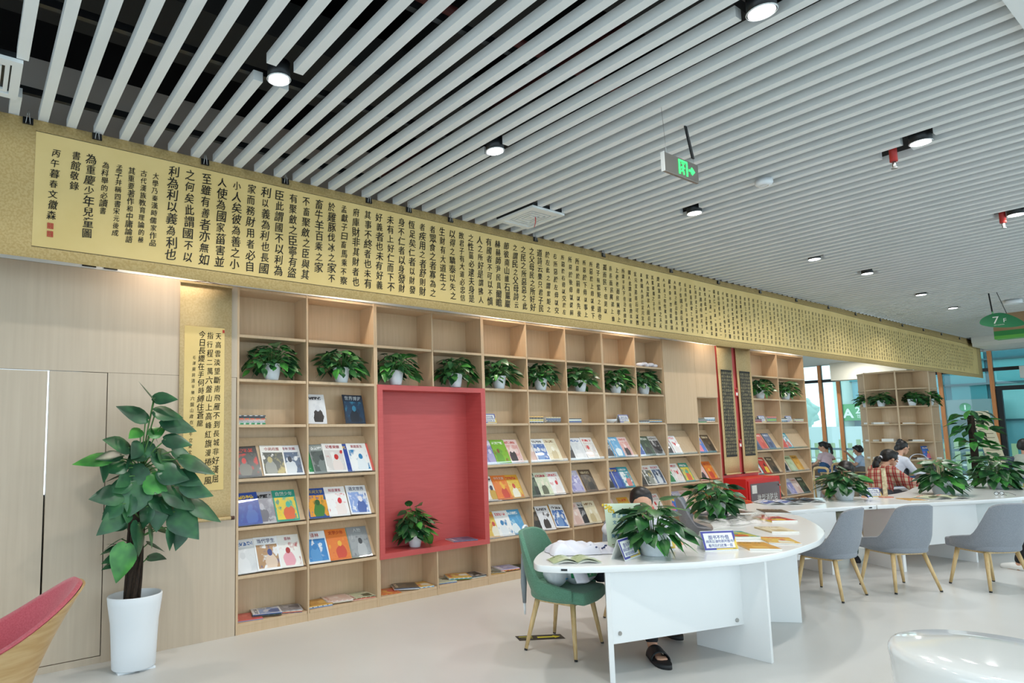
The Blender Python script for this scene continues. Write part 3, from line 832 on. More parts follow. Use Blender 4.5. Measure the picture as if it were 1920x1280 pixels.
def cover(key, plain=False):
    if (key, plain) in _cov: return _cov[(key, plain)]
    d, base, title, bl = PAL[key]
    m = mat('cover_' + key, base, .32, coat=.2)
    b = m.node_tree.nodes['Principled BSDF']
    uv = N(m, 'ShaderNodeUVMap'); sep = N(m, 'ShaderNodeSeparateXYZ'); L(m, uv.outputs[0], sep.inputs[0])
    oi = N(m, 'ShaderNodeObjectInfo'); ad = N(m, 'ShaderNodeVectorMath', operation='ADD'); sc = N(m, 'ShaderNodeVectorMath', operation='SCALE')
    sc.inputs['Scale'].default_value = 37.0; sc.inputs[0].default_value = (1, .7, .3); mul = N(m, 'ShaderNodeVectorMath', operation='SCALE')
    L(m, oi.outputs['Random'], mul.inputs['Scale']); mul.inputs[0].default_value = (37, 19, 11)
    L(m, uv.outputs[0], ad.inputs[0]); L(m, mul.outputs[0], ad.inputs[1])
    nz = N(m, 'ShaderNodeTexNoise'); nz.inputs['Scale'].default_value = 3.6; nz.inputs['Detail'].default_value = 2.5
    L(m, ad.outputs[0], nz.inputs['Vector'])
    r0 = ramp(m, nz.outputs[0], [(.3, bl[1]), (.44, bl[0]), (.56, bl[0]), (.64, base), (.74, bl[2])])
    # a head-and-shoulders figure somewhere in the picture
    sx_ = N(m, 'ShaderNodeMath', operation='MULTIPLY_ADD'); sx_.inputs[1].default_value = .3; sx_.inputs[2].default_value = .35; L(m, oi.outputs['Random'], sx_.inputs[0])
    def dist(cy, rx, ry):
        dx = N(m, 'ShaderNodeMath', operation='SUBTRACT'); L(m, sep.outputs[0], dx.inputs[0]); L(m, sx_.outputs[0], dx.inputs[1])
        d1 = N(m, 'ShaderNodeMath', operation='DIVIDE'); d1.inputs[1].default_value = rx; L(m, dx.outputs[0], d1.inputs[0])
        dy = N(m, 'ShaderNodeMath', operation='SUBTRACT'); dy.inputs[1].default_value = cy; L(m, sep.outputs[1], dy.inputs[0])
        d2 = N(m, 'ShaderNodeMath', operation='DIVIDE'); d2.inputs[1].default_value = ry; L(m, dy.outputs[0], d2.inputs[0])
        p1 = N(m, 'ShaderNodeMath', operation='POWER'); p1.inputs[1].default_value = 2; L(m, d1.outputs[0], p1.inputs[0])
        p2 = N(m, 'ShaderNodeMath', operation='POWER'); p2.inputs[1].default_value = 2; L(m, d2.outputs[0], p2.inputs[0])
        su = N(m, 'ShaderNodeMath', operation='ADD'); L(m, p1.outputs[0], su.inputs[0]); L(m, p2.outputs[0], su.inputs[1])
        wob = N(m, 'ShaderNodeMath', operation='MULTIPLY_ADD'); wob.inputs[1].default_value = 1.6; wob.inputs[2].default_value = -.8; L(m, nz.outputs[0], wob.inputs[0])
        s2 = N(m, 'ShaderNodeMath', operation='ADD'); L(m, su.outputs[0], s2.inputs[0]); L(m, wob.outputs[0], s2.inputs[1])
        lt = N(m, 'ShaderNodeMath', operation='LESS_THAN'); lt.inputs[1].default_value = 1; L(m, s2.outputs[0], lt.inputs[0])
        return lt
    ra = N(m, 'ShaderNodeMix', data_type='RGBA'); L(m, dist(.22, .24, .26).outputs[0], ra.inputs[0]); L(m, r0.outputs[0], ra.inputs[6]); ra.inputs[7].default_value = lin(bl[2])
    rb = N(m, 'ShaderNodeMix', data_type='RGBA'); L(m, dist(.52, .1, .1).outputs[0], rb.inputs[0]); L(m, ra.outputs[2], rb.inputs[6]); rb.inputs[7].default_value = lin(bl[1])
    class _R: outputs = [rb.outputs[2]]
    r = _R
    # picture area below the masthead
    gt = N(m, 'ShaderNodeMath', operation='LESS_THAN'); gt.inputs[1].default_value = .76; L(m, sep.outputs[1], gt.inputs[0])
    gx = N(m, 'ShaderNodeMath', operation='COMPARE'); gx.inputs[1].default_value = .5; gx.inputs[2].default_value = .44; L(m, sep.outputs[0], gx.inputs[0])
    gy = N(m, 'ShaderNodeMath', operation='GREATER_THAN'); gy.inputs[1].default_value = .06; L(m, sep.outputs[1], gy.inputs[0])
    a1 = N(m, 'ShaderNodeMath', operation='MULTIPLY'); L(m, gt.outputs[0], a1.inputs[0]); L(m, gx.outputs[0], a1.inputs[1])
    a2 = N(m, 'ShaderNodeMath', operation='MULTIPLY'); L(m, a1.outputs[0], a2.inputs[0]); L(m, gy.outputs[0], a2.inputs[1])
    mx = N(m, 'ShaderNodeMix', data_type='RGBA'); L(m, a2.outputs[0], mx.inputs[0]); mx.inputs[6].default_value = lin(base); L(m, r.outputs[0], mx.inputs[7])
    # masthead strokes
    bt = N(m, 'ShaderNodeTexNoise'); bt.inputs['Scale'].default_value = 1; mp = N(m, 'ShaderNodeMapping'); mp.inputs['Scale'].default_value = (22, 16, 1); L(m, ad.outputs[0], mp.inputs[0]); L(m, mp.outputs[0], bt.inputs['Vector'])
    t1 = N(m, 'ShaderNodeMath', operation='COMPARE'); t1.inputs[1].default_value = .86; t1.inputs[2].default_value = .055; L(m, sep.outputs[1], t1.inputs[0])
    t2 = N(m, 'ShaderNodeMath', operation='COMPARE'); t2.inputs[1].default_value = .47; t2.inputs[2].default_value = .36; L(m, sep.outputs[0], t2.inputs[0])
    t3 = N(m, 'ShaderNodeMath', operation='GREATER_THAN'); t3.inputs[1].default_value = .49; L(m, bt.outputs[0], t3.inputs[0])
    t4 = N(m, 'ShaderNodeMath', operation='MULTIPLY'); L(m, t1.outputs[0], t4.inputs[0]); L(m, t2.outputs[0], t4.inputs[1])
    t5 = N(m, 'ShaderNodeMath', operation='MULTIPLY'); L(m, t4.outputs[0], t5.inputs[0]); L(m, t3.outputs[0], t5.inputs[1])
    m2 = N(m, 'ShaderNodeMix', data_type='RGBA'); L(m, t5.outputs[0], m2.inputs[0]); L(m, mx.outputs[2], m2.inputs[6]); m2.inputs[7].default_value = lin(title)
    L(m, m2.outputs[2], b.inputs['Base Color'])
    if plain:                                # a lettered masthead is laid on top instead
        m.node_tree.links.remove(b.inputs['Base Color'].links[0]); L(m, mx.outputs[2], b.inputs['Base Color'])
    _cov[(key, plain)] = m
    return m

_magmesh = {}
MW, MH = .2, .268
def mag_mesh(key, bend=.006, w=MW, h=MH, th=.005, plain=False):
    k = (key, bend, w, h, th, plain)
    if k in _magmesh: return _magmesh[k]
    m = MB()
    def zf(u, v): return bend * (math.sin(PI * v) * .6 + (u - .2) ** 2 * 1.4)
    m.grid(lambda u, v: ((u - .5) * w, v * h, zf(u, v) + th), 5, 5, 0, True, uv=True)
    m.grid(lambda u, v: ((.5 - u) * w, v * h, zf(1 - u, v)), 5, 5, 1, True)
    ring = [(i / 5, 0) for i in range(5)] + [(1, i / 5) for i in range(5)] + [(1 - i / 5, 1) for i in range(5)] + [(0, 1 - i / 5) for i in range(5)]
    n = len(ring)
    f1_ = len(m.f)
    m.add([((u - .5) * w, v * h, zf(u, v)) for u, v in ring] + [((u - .5) * w, v * h, zf(u, v) + th) for u, v in ring], [(i, (i + 1) % n, (i + 1) % n + n, i + n) for i in range(n)], 1)
    for i in range(15, 20): m.m[f1_ + i] = 0            # the spine wears the cover too
    for i in range(15, 20): m.uv[f1_ + i] = [(.3, .3), (.3, .45), (.35, .45), (.35, .3)]
    _magmesh[k] = m.mesh('magazine', [cover(key, plain), M_paper])
    return _magmesh[k]
def magazine(key, loc, rot, label, group, bend=.006, th=.005, title=None, w=MW, h=MH, name='magazine'):
    o = bpy.data.objects.new(name, mag_mesh(key, bend, w, h, th, bool(title)))
    COL.objects.link(o)
    o.location = loc; o.rotation_euler = rot
    tag(o, label, 'magazine', group)
    if title:
        m = MB(); tx, cl, sz = title
        line(m, tx, (0, h * .875, bend * .5 + th + .003), (1, 0, 0), (0, 1, 0), sz, sz * 1.02, bold=.02)
        p = m.build('masthead', mat('masthead', cl, .5), o)
    return o
SLOPE = R(61)          # display boards lean back about 29 degrees
ORD = ['first', 'second', 'third', 'fourth', 'fifth', 'sixth', 'seventh']
COLN = {0: 'first bookcase column', 1: 'second bookcase column', 4: 'first column right of niche', 5: 'second column right of niche', 6: 'third column right of niche', 7: 'fourth column right of niche', 8: 'fifth column right of niche',
        9: 'column below large cabinet door', 10: 'column beside the coral pillar', 12: 'first column beyond coral pillar', 13: 'last column beyond coral pillar'}
ROWN = {3: 'top slope', 2: 'middle slope', 1: 'lowest slope'}
# (column,row): list of (offset from the column's left edge, cover, tilt, raise, title)
CELLS = {
 (0, 3): [(.12, 'redgirl', -3, 0, None), (.335, 'whitephoto', 4, .006, ('小说月报', '#b8463a', .032)), (.49, 'whiteblue', 2, 0, ('青年文摘', '#b04a58', .03))],
 (1, 3): [(.085, 'green', 0, 0, None), (.17, 'greyslate', -2, .006, None), (.36, 'deepblue', 2, 0, None), (.285, 'redduo', 5, .012, ('记者观察', '#c22f3a', .034)), (.535, 'skywhite', 3, .004, ('家庭医生', '#c23a46', .03)), (.57, 'coral', 2, 0, None)],
 (0, 2): [(.125, 'deepblue', -2, .006, None), (.27, 'greyart', 1, 0, None), (.445, 'comic', 2, .006, ('自然少年', '#f4f4ee', .038))],
 (1, 2): [(.125, 'landscape', 3, 0, ('民间文学', '#f0d86a', .034)), (.31, 'redhat', 3, .006, ('知音漫客', '#d05a6a', .03)), (.52, 'bluewhite', 6, .004, ('语文世界', '#2a3a6a', .038))],
 (0, 1): [(.105, 'textpage', -1, .006, None), (.285, 'student', 3, .01, ('当代学生', '#3c3f7c', .038)), (.475, 'redbag', 4, 0, ('意林', '#c05a6a', .03))],
 (1, 1): [(.1, 'bluedoor', 2, .004, ('译林', '#c25a4c', .04)), (.24, 'forest', 0, 0, None), (.315, 'orange', 3, .008, ('文学少年', '#b8402a', .036)), (.46, 'palegreen', 3, 0, None), (.525, 'greyline', 3, .006, ('人物', '#e2e4e4', .04))],
 (4, 3): [(.11, 'lavender', 3, 0, None), (.27, 'lime', 4, .006, None), (.33, 'skyblue', 1, 0, None), (.45, 'pinkface', 5, .005, None)],
 (5, 3): [(.09, 'peach', 3, 0, None), (.23, 'bluecorner', 4, .006, None), (.34, 'forest', 2, 0, None), (.42, 'cream', 5, .005, None)],
 (6, 3): [(.11, 'blackwhite', 4, 0, None), (.22, 'textpage', 6, .006, None), (.35, 'bluewhite', 4, 0, None), (.43, 'redduo', 5, .006, None)],
 (7, 3): [(.1, 'blackwhite', 2, 0, None), (.27, 'skyblue', 3, .004, None), (.45, 'pinkface', 4, 0, None)],
 (8, 3): [(.1, 'bluewhite', 3, 0, None), (.25, 'forest', 4, .005, None), (.45, 'blackwhite', 3, .002, None)],
 (4, 2): [(.09, 'whitedark', 5, 0, None), (.27, 'orange', 4, .006, ('中外文摘', '#f4efe4', .034)), (.45, 'redyellow', 4, 0, None)],
 (5, 2): [(.1, 'forest', 4, 0, None), (.26, 'scenery', 4, .006, None), (.45, 'redhat', 4, .002, None)],
 (6, 2): [(.15, 'lavender', 3, 0, None), (.38, 'brown', 4, .004, None)],
 (7, 2): [(.09, 'blackwhite', 4, 0, None), (.25, 'deepblue', 3, .004, None), (.43, 'teal', 4, .006, None)],
 (8, 2): [(.1, 'brown', 2, 0, None), (.25, 'whitephoto', 4, .005, None), (.45, 'whiteblue', 4, .002, None)],
 (4, 1): [(.11, 'redyellow', 4, 0, None), (.28, 'skywhite', 4, .005, None), (.46, 'skyblue', 3, 0, None)],
 (5, 1): [(.08, 'brown', 3, 0, None), (.31, 'ochre', 1, 0, None), (.26, 'photos', 5, .008, None), (.47, 'bluecorner', 12, .01, None)],
 (6, 1): [(.1, 'peach', 5, 0, None), (.25, 'blackwhite', 4, .0, None), (.41, 'cream', 6, .006, None)],
 (7, 1): [(.12, 'pinkface', 2, 0, None), (.42, 'redyellow', 3, 0, None)],
 (8, 1): [(.2, 'coral', 2, 0, None), (.4, 'redduo', 3, 0, None)],
 (9, 3): [(.1, 'blackwhite', 2, 0, None), (.27, 'redhat', 4, .004, None)],
 (9, 2): [(.1, 'green', 3, 0, None), (.28, 'redduo', 3, .005, None), (.52, 'comic', 4, .002, None)],
 (9, 1): [(.12, 'multi', 4, .004, None), (.3, 'lavender', 3, 0, None), (.5, 'peach', 2, .0, None)],
 (10, 3): [(.13, 'multi', 3, 0, None), (.36, 'brown', 4, .0, None)],
 (10, 2): [(.12, 'pinkface', 4, 0, None), (.35, 'orange', 3, .002, None)],
 (10, 1): [(.12, 'brown', 2, 0, None), (.34, 'redyellow', 2, .002, None)],
 (12, 3): [(.1, 'slateblue', 3, 0, None), (.32, 'coral', 4, .0, None), (.56, 'slateblue', 4, .004, None)],
 (12, 2): [(.11, 'teal', 3, 0, None), (.34, 'redblack', 4, .004, None), (.62, 'brown', 4, 0, None)],
 (12, 1): [(.45, 'whitephoto', 4, 0, None), (.65, 'forest', 4, .004, None)],
 (13, 3): [(.12, 'coral', 3, .004, None), (.3, 'teal', 2, 0, None)],
 (13, 2): [(.13, 'blackwhite', 3, 0, None), (.38, 'palegreen', 3, 0, None), (.62, 'ochre', 4, .0, None)],
 (13, 1): [(.1, 'greyart', 3, 0, None), (.3, 'lavender', 4, .004, None), (.52, 'peach', 3, 0, None), (.74, 'forest', 3, .004, None)],
}
for (c, r), lst in CELLS.items():
    order = sorted(range(len(lst)), key=lambda i: lst[i][0])
    for rank, i in enumerate(order):
        off, key, tilt, rise, title = lst[i]
        z = ZR[r] + TH / 2
        xl = X[c] + .0135 + .102
        xr = X[c + 1] - .0135 - .102
        x = min(max(X[c] + off, xl), xr)
        layer = .0065 + rise + .0012 * rank
        y0 = .024 - .0 * layer
        loc = (x, .0275 - layer * math.sin(SLOPE) * .9, z + .004 + layer * math.cos(SLOPE))
        e = Matrix.Rotation(SLOPE, 3, 'X') @ Matrix.Rotation(R(-tilt * .5), 3, 'Z')
        n = ORD[rank]
        magazine(key, loc, e.to_euler(), f"{PAL[key][0]}, {n} along {ROWN[r]}, {COLN[c]}", 'magazines on the sloping shelves', bend=.004, th=.004 if layer > .007 else .006, title=title)
# the two that stand on the open shelf of the second column
e = Matrix.Rotation(R(72), 3, 'X') @ Matrix.Rotation(R(-2), 3, 'Z')
z5 = ZR[4] + TH / 2
magazine('photos', (X[1] + .125, .09, z5 + .003), e.to_euler(), 'white page with small dark photos, standing on open shelf, second column', 'magazines standing on the open shelf', bend=.012)
magazine('night', (X[1] + .5, .06, z5 + .003), e.to_euler(), 'dark blue magazine with light rays, standing on open shelf, second column', 'magazines standing on the open shelf', bend=.008, title=('世界博览', '#dfe8ec', .042))

# loose magazines lying flat
random.seed(21)
def flat(c, zrow, items, lbl, base_y=.12):
    """items: (offset, cover, turn in degrees, count in stack)"""
    for k, (off, key, turn, cnt, *yy) in enumerate(items):
        z = zrow + TH / 2 + .0006 + (.0095 if k % 2 else 0)
        for q in range(cnt):
            th = random.uniform(.004, .0075) if zrow < 1 else random.uniform(.008, .015)
            kk = key if q == cnt - 1 else random.choice(list(PAL))
            tr = R(turn + (random.uniform(-5, 5) if q else 0))
            x = min(max(X[c] + off, X[c] + .13), X[c + 1] - .13)
            # the mesh's origin is the middle of its bottom edge
            yc = (yy[0] if yy else base_y)
            lx = x + math.sin(tr) * MH * .42; ly = yc - math.cos(tr) * MH * .42
            o = bpy.data.objects.new('magazine', mag_mesh(kk, 0.0, MW * .92, MH * .85, th))
            COL.objects.link(o); o.location = (lx, ly, z); o.rotation_euler = (0, 0, tr)
            pos = 'lying topmost' if (cnt > 1 and q == cnt - 1) else ('lying alone' if cnt == 1 else 'lying lowest' if q == 0 else ORD[q] + ' up')
            tag(o, f"{PAL[kk][0]}, {pos}, {ORD[k]} pile, {lbl}", 'magazine', 'magazines lying flat')
            z += th + .0006
def near(x): return x
z1 = ZR[0]
flat(0, z1, [(.13, 'coral', 80, 2), (.3, 'bluewhite', 72, 3), (.48, 'greyart', 68, 4)], 'bottom of first column')
flat(1, z1, [(.13, 'ochre', 85, 3), (.33, 'peach', 82, 3), (.56, 'scenery', 84, 3)], 'bottom of second column')
flat(2, z1, [(.15, 'orange', 80, 1), (.36, 'brown', 66, 3), (.52, 'redyellow', 78, 2)], 'below niche, nearer cell')
flat(3, z1, [(.14, 'scenery', 80, 2), (.34, 'redyellow', 70, 3), (.52, 'blackwhite', 88, 3)], 'below niche, farther cell')
flat(4, z1, [(.14, 'whitephoto', 75, 2), (.33, 'lavender', 82, 3), (.5, 'forest', 80, 2)], 'bottom, first column past niche')
flat(5, z1, [(.2, 'bluewhite', 82, 2), (.45, 'peach', 80, 2)], 'bottom, second column past niche')
flat(13, z1, [(.3, 'brown', 84, 3), (.6, 'pinkface', 80, 3)], 'bottom of last column')
z5 = ZR[4]
flat(0, z5, [(.14, 'blackwhite', 88, 6)], 'open shelf of first column')
flat(5, z5, [(.14, 'ochre', 89, 6), (.42, 'cream', 88, 5)], 'open shelf, second past niche')
flat(6, z5, [(.14, 'forest', 88, 5)], 'open shelf, third past niche')
flat(8, z5, [(.15, 'blackwhite', 86, 2), (.42, 'greyslate', 80, 3)], 'open shelf, fifth past niche')
flat(10, z5, [(.15, 'greyslate', 86, 3), (.36, 'textpage', 84, 5)], 'open shelf beside coral pillar')
flat(12, z5, [(.16, 'brown', 86, 4), (.62, 'coral', 80, 6)], 'open shelf just past pillar')
flat(13, z5, [(.14, 'greyslate', 88, 5), (.7, 'forest', 84, 4)], 'open shelf, last column')
o = bpy.data.objects.new('magazine', mag_mesh('slateblue', .0, MW, MH, .008)); COL.objects.link(o)
o.location = (2.36 + .11, .09, .4425); o.rotation_euler = (0, 0, R(78)); tag(o, 'slate blue magazine lying flat inside the coral niche', 'magazine')

# ------------------------------------------------------------------ tent cards
def tent(x, y, z, rz, label, s=1.0):
    t = thing('tent_card', label, 'sign card', (x, y, z), rz, 'library notice cards')
    w, h, dd = .12 * s, .125 * s, .045 * s
    M_card = bpy.data.materials.get('card_white') or mat('card_white', '#eef0ec', .3)
    M_cb = bpy.data.materials.get('card_violet') or mat('card_violet', '#4a4a9c', .4)
    M_cy = bpy.data.materials.get('card_yellow') or mat('card_yellow', '#e3c65a', .4)
    m = MB(); m.obox((0, -dd / 2 * 0, h / 2), (w, 0, 0), (0, dd / 2, h / 2), (0, -.001, .0005)); m.obox((0, dd, h / 2), (w, 0, 0), (0, -dd / 2, h / 2), (0, .001, .0005)); 
    m.build('card', M_card, t)
    up = Vector((0, dd / 2, h / 2)).normalized(); o0 = Vector((0, -.0022, h / 2)); ex = Vector((1, 0, 0)); nn = ex.cross(up)
    m = MB()
    def pl(x0, x1, v0, v1, mi, lift=.0008):
        m.add([o0 + ex * a * w + up * b * h / 2 + nn * lift for a, b in ((x0, v0), (x1, v0), (x1, v1), (x0, v1))], [(0, 1, 2, 3)], mi)
    pl(-1, 1, -.92, 1.02, 0, .0008); pl(-.88, .86, -.72, .82, 1, .0013)
    m.add([o0 + ex * a * w + up * b * h / 2 + nn * .0012 for a, b in ((.68, -.92), (1, -.92), (1, .35))], [(0, 1, 2)], 2)
    pl(-.3, .9, -.92, -.78, 2, .0012)
    m.build('print', [M_cb, M_card, M_cy], t)
    m = MB()
    for k, (tx, sz) in enumerate((('图书不外借', .03), ('阅览后请勿损坏图书', .022), ('看完后归还第一层', .022))):
        line(m, tx, o0 + up * (.022 - k * .025) * s * 1.05 + nn * .0018, ex, up, sz * s, sz * s * 1.0, bold=.04)
    m.build('lettering', M_cb, t)
    return t
T_ = .6755
for (c, off, z, lb, s) in ((4, .11, ZR[4], 'small notice card on the open shelf, first column right of niche', .8), (7, .44, ZR[4], 'small notice card beside white dish, fourth column right of niche', .8), (12, .36, ZR[4], 'small notice card between stacks, first column beyond coral pillar', .8), (13, .4, ZR[4], 'small notice card between stacks, last column beyond coral pillar', .8)):
    tent(X[c] + off, .06, z + TH / 2 + .001, 0, lb, s)
t = thing('dish', 'flat white dish on open shelf, fourth column right of niche', 'dish', (X[7] + .19, .1, ZR[4] + TH / 2), 0)
MB().lathe([(.06, .001), (.095, .03), (.1, .045), (.092, .04), (.055, .006)], n=24).build('bowl', M_pot, t)
m = MB()
for k in range(7): m.ball((X[8] + .16 + .055 * k, .06 + .015 * (k % 2), ZR[6] + .036 + .008 * (k % 3)), .045, .045, .025, 10)
tag(m.build('cloth_bundle', M_cotton), 'crumpled white cloth on shelf above the last small plant', 'cloth')
# ------------------------------------------------------------------ plants
def leaf(mb, base, d, ln, wd, droop=.3, roll=0.0, mi=0, fold=.25, heart=True):
    """one leaf blade from base along d, a folded heart or lance shape drooping to its tip"""
    d = Vector(d).normalized(); base = Vector(base)
    side = d.cross(Vector((0, 0, 1)))
    if side.length < 1e-3: side = Vector((1, 0, 0))
    side.normalize()
    up = side.cross(d).normalized()
    side, up = side * math.cos(roll) + up * math.sin(roll), up * math.cos(roll) - side * math.sin(roll)
    prof = [(-.08, .26), (.0, .62), (.12, .92), (.28, 1.0), (.48, .86), (.7, .55), (.88, .24), (1.0, .015)] if heart else [(0, .2), (.1, .6), (.3, .98), (.5, 1), (.7, .75), (.88, .36), (1, .015)]
    vs = []
    for t, w in prof:
        p = base + d * ln * t - Vector((0, 0, 1)) * droop * ln * t * t * .9
        hw = wd * .5 * w
        for s in (-1, -.55, 0, .55, 1):
            tb = t if not (heart and t <= 0) else t
            vs.append(p + side * hw * s + up * (abs(s) * fold * hw - .12 * hw * abs(s) ** 3 * 2) + (d * ln * -.05 * abs(s) if heart and t < .1 else Vector()))
    fs = []
    for i in range(len(prof) - 1):
        for k in range(4):
            a = i * 5 + k
            fs.append((a, a + 1, a + 6, a + 5))
    mb.add(vs, fs, mi, True)

def pothos(name, label, loc, seed, nl=46, rx=.25, ry=.22, hgt=.26, ll=.12, pot=(.075, .055, .15), group=None, inside=None, trail=0, top=(), sx=1.0):
    """potted vine: pot with rim, soil, stems and a mound of pointed heart leaves"""
    random.seed(seed)
    t = thing(name, label, 'potted plant', loc, 0, group)
    rt, rb, h = pot
    MB().lathe([(rb * .92, 0), (rb, .004), (rb + (rt - rb) * .55, h * .4), (rt, h * .9), (rt * 1.02, h), (rt * .95, h), (rt * .9, h * .86)], n=28).build('pot', M_pot, t)
    MB().lathe([(.001, h * .88), (rt * .9, h * .87)], n=16, cap=False).build('soil', M_soil, t)
    st = MB(); lf = MB()
    def one(az, el, reach, L_, mi, drop):
        c = Vector((math.cos(az), math.sin(az), 0))
        b = Vector((rt * .35 * c.x, rt * .35 * c.y, h * .88))
        p1 = b + Vector((c.x * rx * reach * .55, c.y * ry * reach * .55, hgt * el * .85 + .02))
        p2 = b + Vector((c.x * rx * reach, c.y * ry * reach, hgt * el - drop * .08))
        if inside is not None:
            for p in (p1, p2):
                if p.y > inside[0]: p.y = inside[0] * random.uniform(.6, 1)
                p.x = max(-inside[1], min(inside[1], p.x))
                if p.y > -.09: p.z = min(p.z, inside[2])
        st.tube([b, p1, p2], [.0035, .003, .002], 5)
        d = (p2 - p1).normalized() + c * .4 + Vector((0, 0, -.15 - drop * .5)) + Vector((random.uniform(-.3, .3), random.uniform(-.3, .3), random.uniform(-.2, .2)))
        if inside is not None:
            e = p2 + d.normalized() * L_
            if e.y > inside[0]: d.y = -abs(d.y) * .6
            if abs(e.x) > inside[1] and e.y > -.08: d.x *= -.3; d.y -= .5
            if e.y > -.09 and e.z > inside[2]: d.z = -abs(d.z)
        leaf(lf, p2, d, L_, L_ * random.uniform(.6, .78), random.uniform(.1, .45), random.uniform(-.5, .5), mi)
    for i in range(nl):
        f = (i + .5) / nl
        az = i * 2.39996 + random.uniform(-.3, .3)
        el = math.asin(max(-1, 1 - f * 1.42))       # dome from the crown to below the rim
        q = random.uniform(.62, 1.02)
        c = Vector((math.cos(az), math.sin(az), 0))
        b = Vector((rt * .4 * c.x, rt * .4 * c.y, h * .88))
        p2 = Vector((rx * math.cos(el) * c.x * q, ry * math.cos(el) * c.y * q, h + .01 + hgt * math.sin(el) * q))
        L_ = ll * random.uniform(.7, 1.15)
        d = c * (.75 + .3 * math.cos(el)) + Vector((random.uniform(-.45, .45), random.uniform(-.45, .45), .55 * math.sin(el) - .55 + random.uniform(-.3, .3)))
        if inside is not None:
            if p2.y > inside[0]: p2.y = inside[0] * random.uniform(.3, 1)
            p2.x = max(-inside[1] + .03, min(inside[1] - .03, p2.x))
            if p2.y > -.11: p2.z = min(p2.z, inside[2] - .02)
            e = p2 + d.normalized() * L_
            if e.y > inside[0] + .02: d.y = -abs(d.y) - .2
            if abs(e.x) > inside[1] and e.y > -.1: d.x *= -.3; d.y -= .6
            if e.y > -.1 and e.z > inside[2]: d.z = -abs(d.z) - .1
        p1 = b.lerp(p2, .55) + Vector((0, 0, .03))
        st.tube([b, p1, p2], [.0032, .0028, .002], 5)
        leaf(lf, p2, d, L_, L_ * random.uniform(.62, .8), random.uniform(.05, .35), random.uniform(-.6, .6), 1 if random.random() < .15 else 0)
    for az, el, reach, L_ in top:
        one(az, el, reach, L_, 0, 0)
    for k in range(trail):
        az = random.uniform(3.4, 6.0); c = Vector((math.cos(az), math.sin(az), 0))
        pts = [Vector((rt * .8 * c.x, rt * .8 * c.y, h * .95)), Vector((c.x * (rt + .05), c.y * (rt + .05), h * .75)), Vector((c.x * (rt + .08), c.y * (rt + .08), h * .3))]
        st.tube(pts, .003, 5)
        for p in pts[1:]:
            leaf(lf, p, c + Vector((random.uniform(-.6, .6), 0, -.9)), ll * .8, ll * .6, .2, random.uniform(-.5, .5), random.choice((0, 1)))
    st.build('stems', M_stem, t)
    lf.build('foliage', [M_leaf, M_leafbright], t)
    return t
GRP = 'small pothos plants on the bookcase'
IN = (.1, .26, .3)
shelfpots = [(X[0] + .325, .075, 3, 'small pothos with one tall leaf, first bookcase column', ((4.6, 1.5, .25, .16),)),
             (X[1] + .37, .075, 4, 'small pothos in second bookcase column', ()),
             (X[2] + .27, .075, 5, 'small pothos above the niche, nearer the second column', ()),
             (X[3] + .34, .075, 6, 'small pothos above the niche, nearer the far bookcases', ()),
             (X[4] + .29, .075, 7, 'small pothos in first column right of niche', ((4.5, 1.25, .3, .12),)),
             (X[5] + .285, .075, 8, 'small pothos in second column right of niche', ((4.9, 1.4, .2, .13),)),
             (X[6] + .32, .075, 9, 'small pothos in third column right of niche', ()),
             (X[7] + .33, .075, 10, 'small pothos in fourth column right of niche', ((5.2, 1.1, .3, .12),)),
             (X[8] + .26, .075, 11, 'small pothos in fifth column right of niche, beside cabinet door', ((4.4, 1.25, .3, .12),)),
             (X[12] + .37, .07, 12, 'small pothos in first column beyond coral pillar', ()),
             (X[13] + .36, .07, 13, 'small pothos in last column beyond coral pillar', ())]
for x, y, sd, lb, top in shelfpots:
    pothos('potted_pothos', lb, (x, y, ZR[5] + TH / 2 + .0005), sd, nl=100, rx=.225, ry=.16, hgt=.185, ll=.088, pot=(.072, .052, .135), group=GRP, inside=IN, top=top)
pothos('potted_pothos', 'pothos in white pot standing inside the coral niche', (1.765, .1, .4415), 14, nl=80, rx=.17, ry=.12, hgt=.2, ll=.11, pot=(.073, .05, .15), inside=(.08, .4, .5), top=((4.5, 1.25, .4, .13), (1.8, 1.2, .3, .12)))
TG = 'potted plants on the white tables'
TZ = .6755
pothos('potted_pothos', 'large pothos in white pot at the front of the nearest table', (1.99, -2.155, TZ), 15, nl=72, rx=.19, ry=.19, hgt=.19, ll=.12, pot=(.088, .066, .15), group=TG, top=((5.9, 1.15, .35, .15), (3.9, .9, .6, .16)))
pothos('potted_pothos', 'pothos with trailing leaves in front of the fire cabinet', (4.0, -1.5, TZ), 16, nl=76, rx=.21, ry=.2, hgt=.2, ll=.12, pot=(.085, .065, .145), group=TG, trail=2)
pothos('potted_pothos', 'pothos hiding a child on the middle table', (6.42, -1.64, TZ), 17, nl=80, rx=.21, ry=.2, hgt=.19, ll=.125, pot=(.1, .075, .15), group=TG)
pothos('potted_pothos', 'pothos beside the open book on the long table', (7.8, -2.12, TZ), 18, nl=80, rx=.2, ry=.19, hgt=.27, ll=.13, pot=(.1, .075, .16), group=TG, trail=1)
pothos('potted_pothos', 'trailing pothos behind the eyeglasses at the table end', (9.2, -2.3, TZ), 19, nl=80, rx=.25, ry=.22, hgt=.26, ll=.14, pot=(.1, .075, .16), group=TG, trail=6)

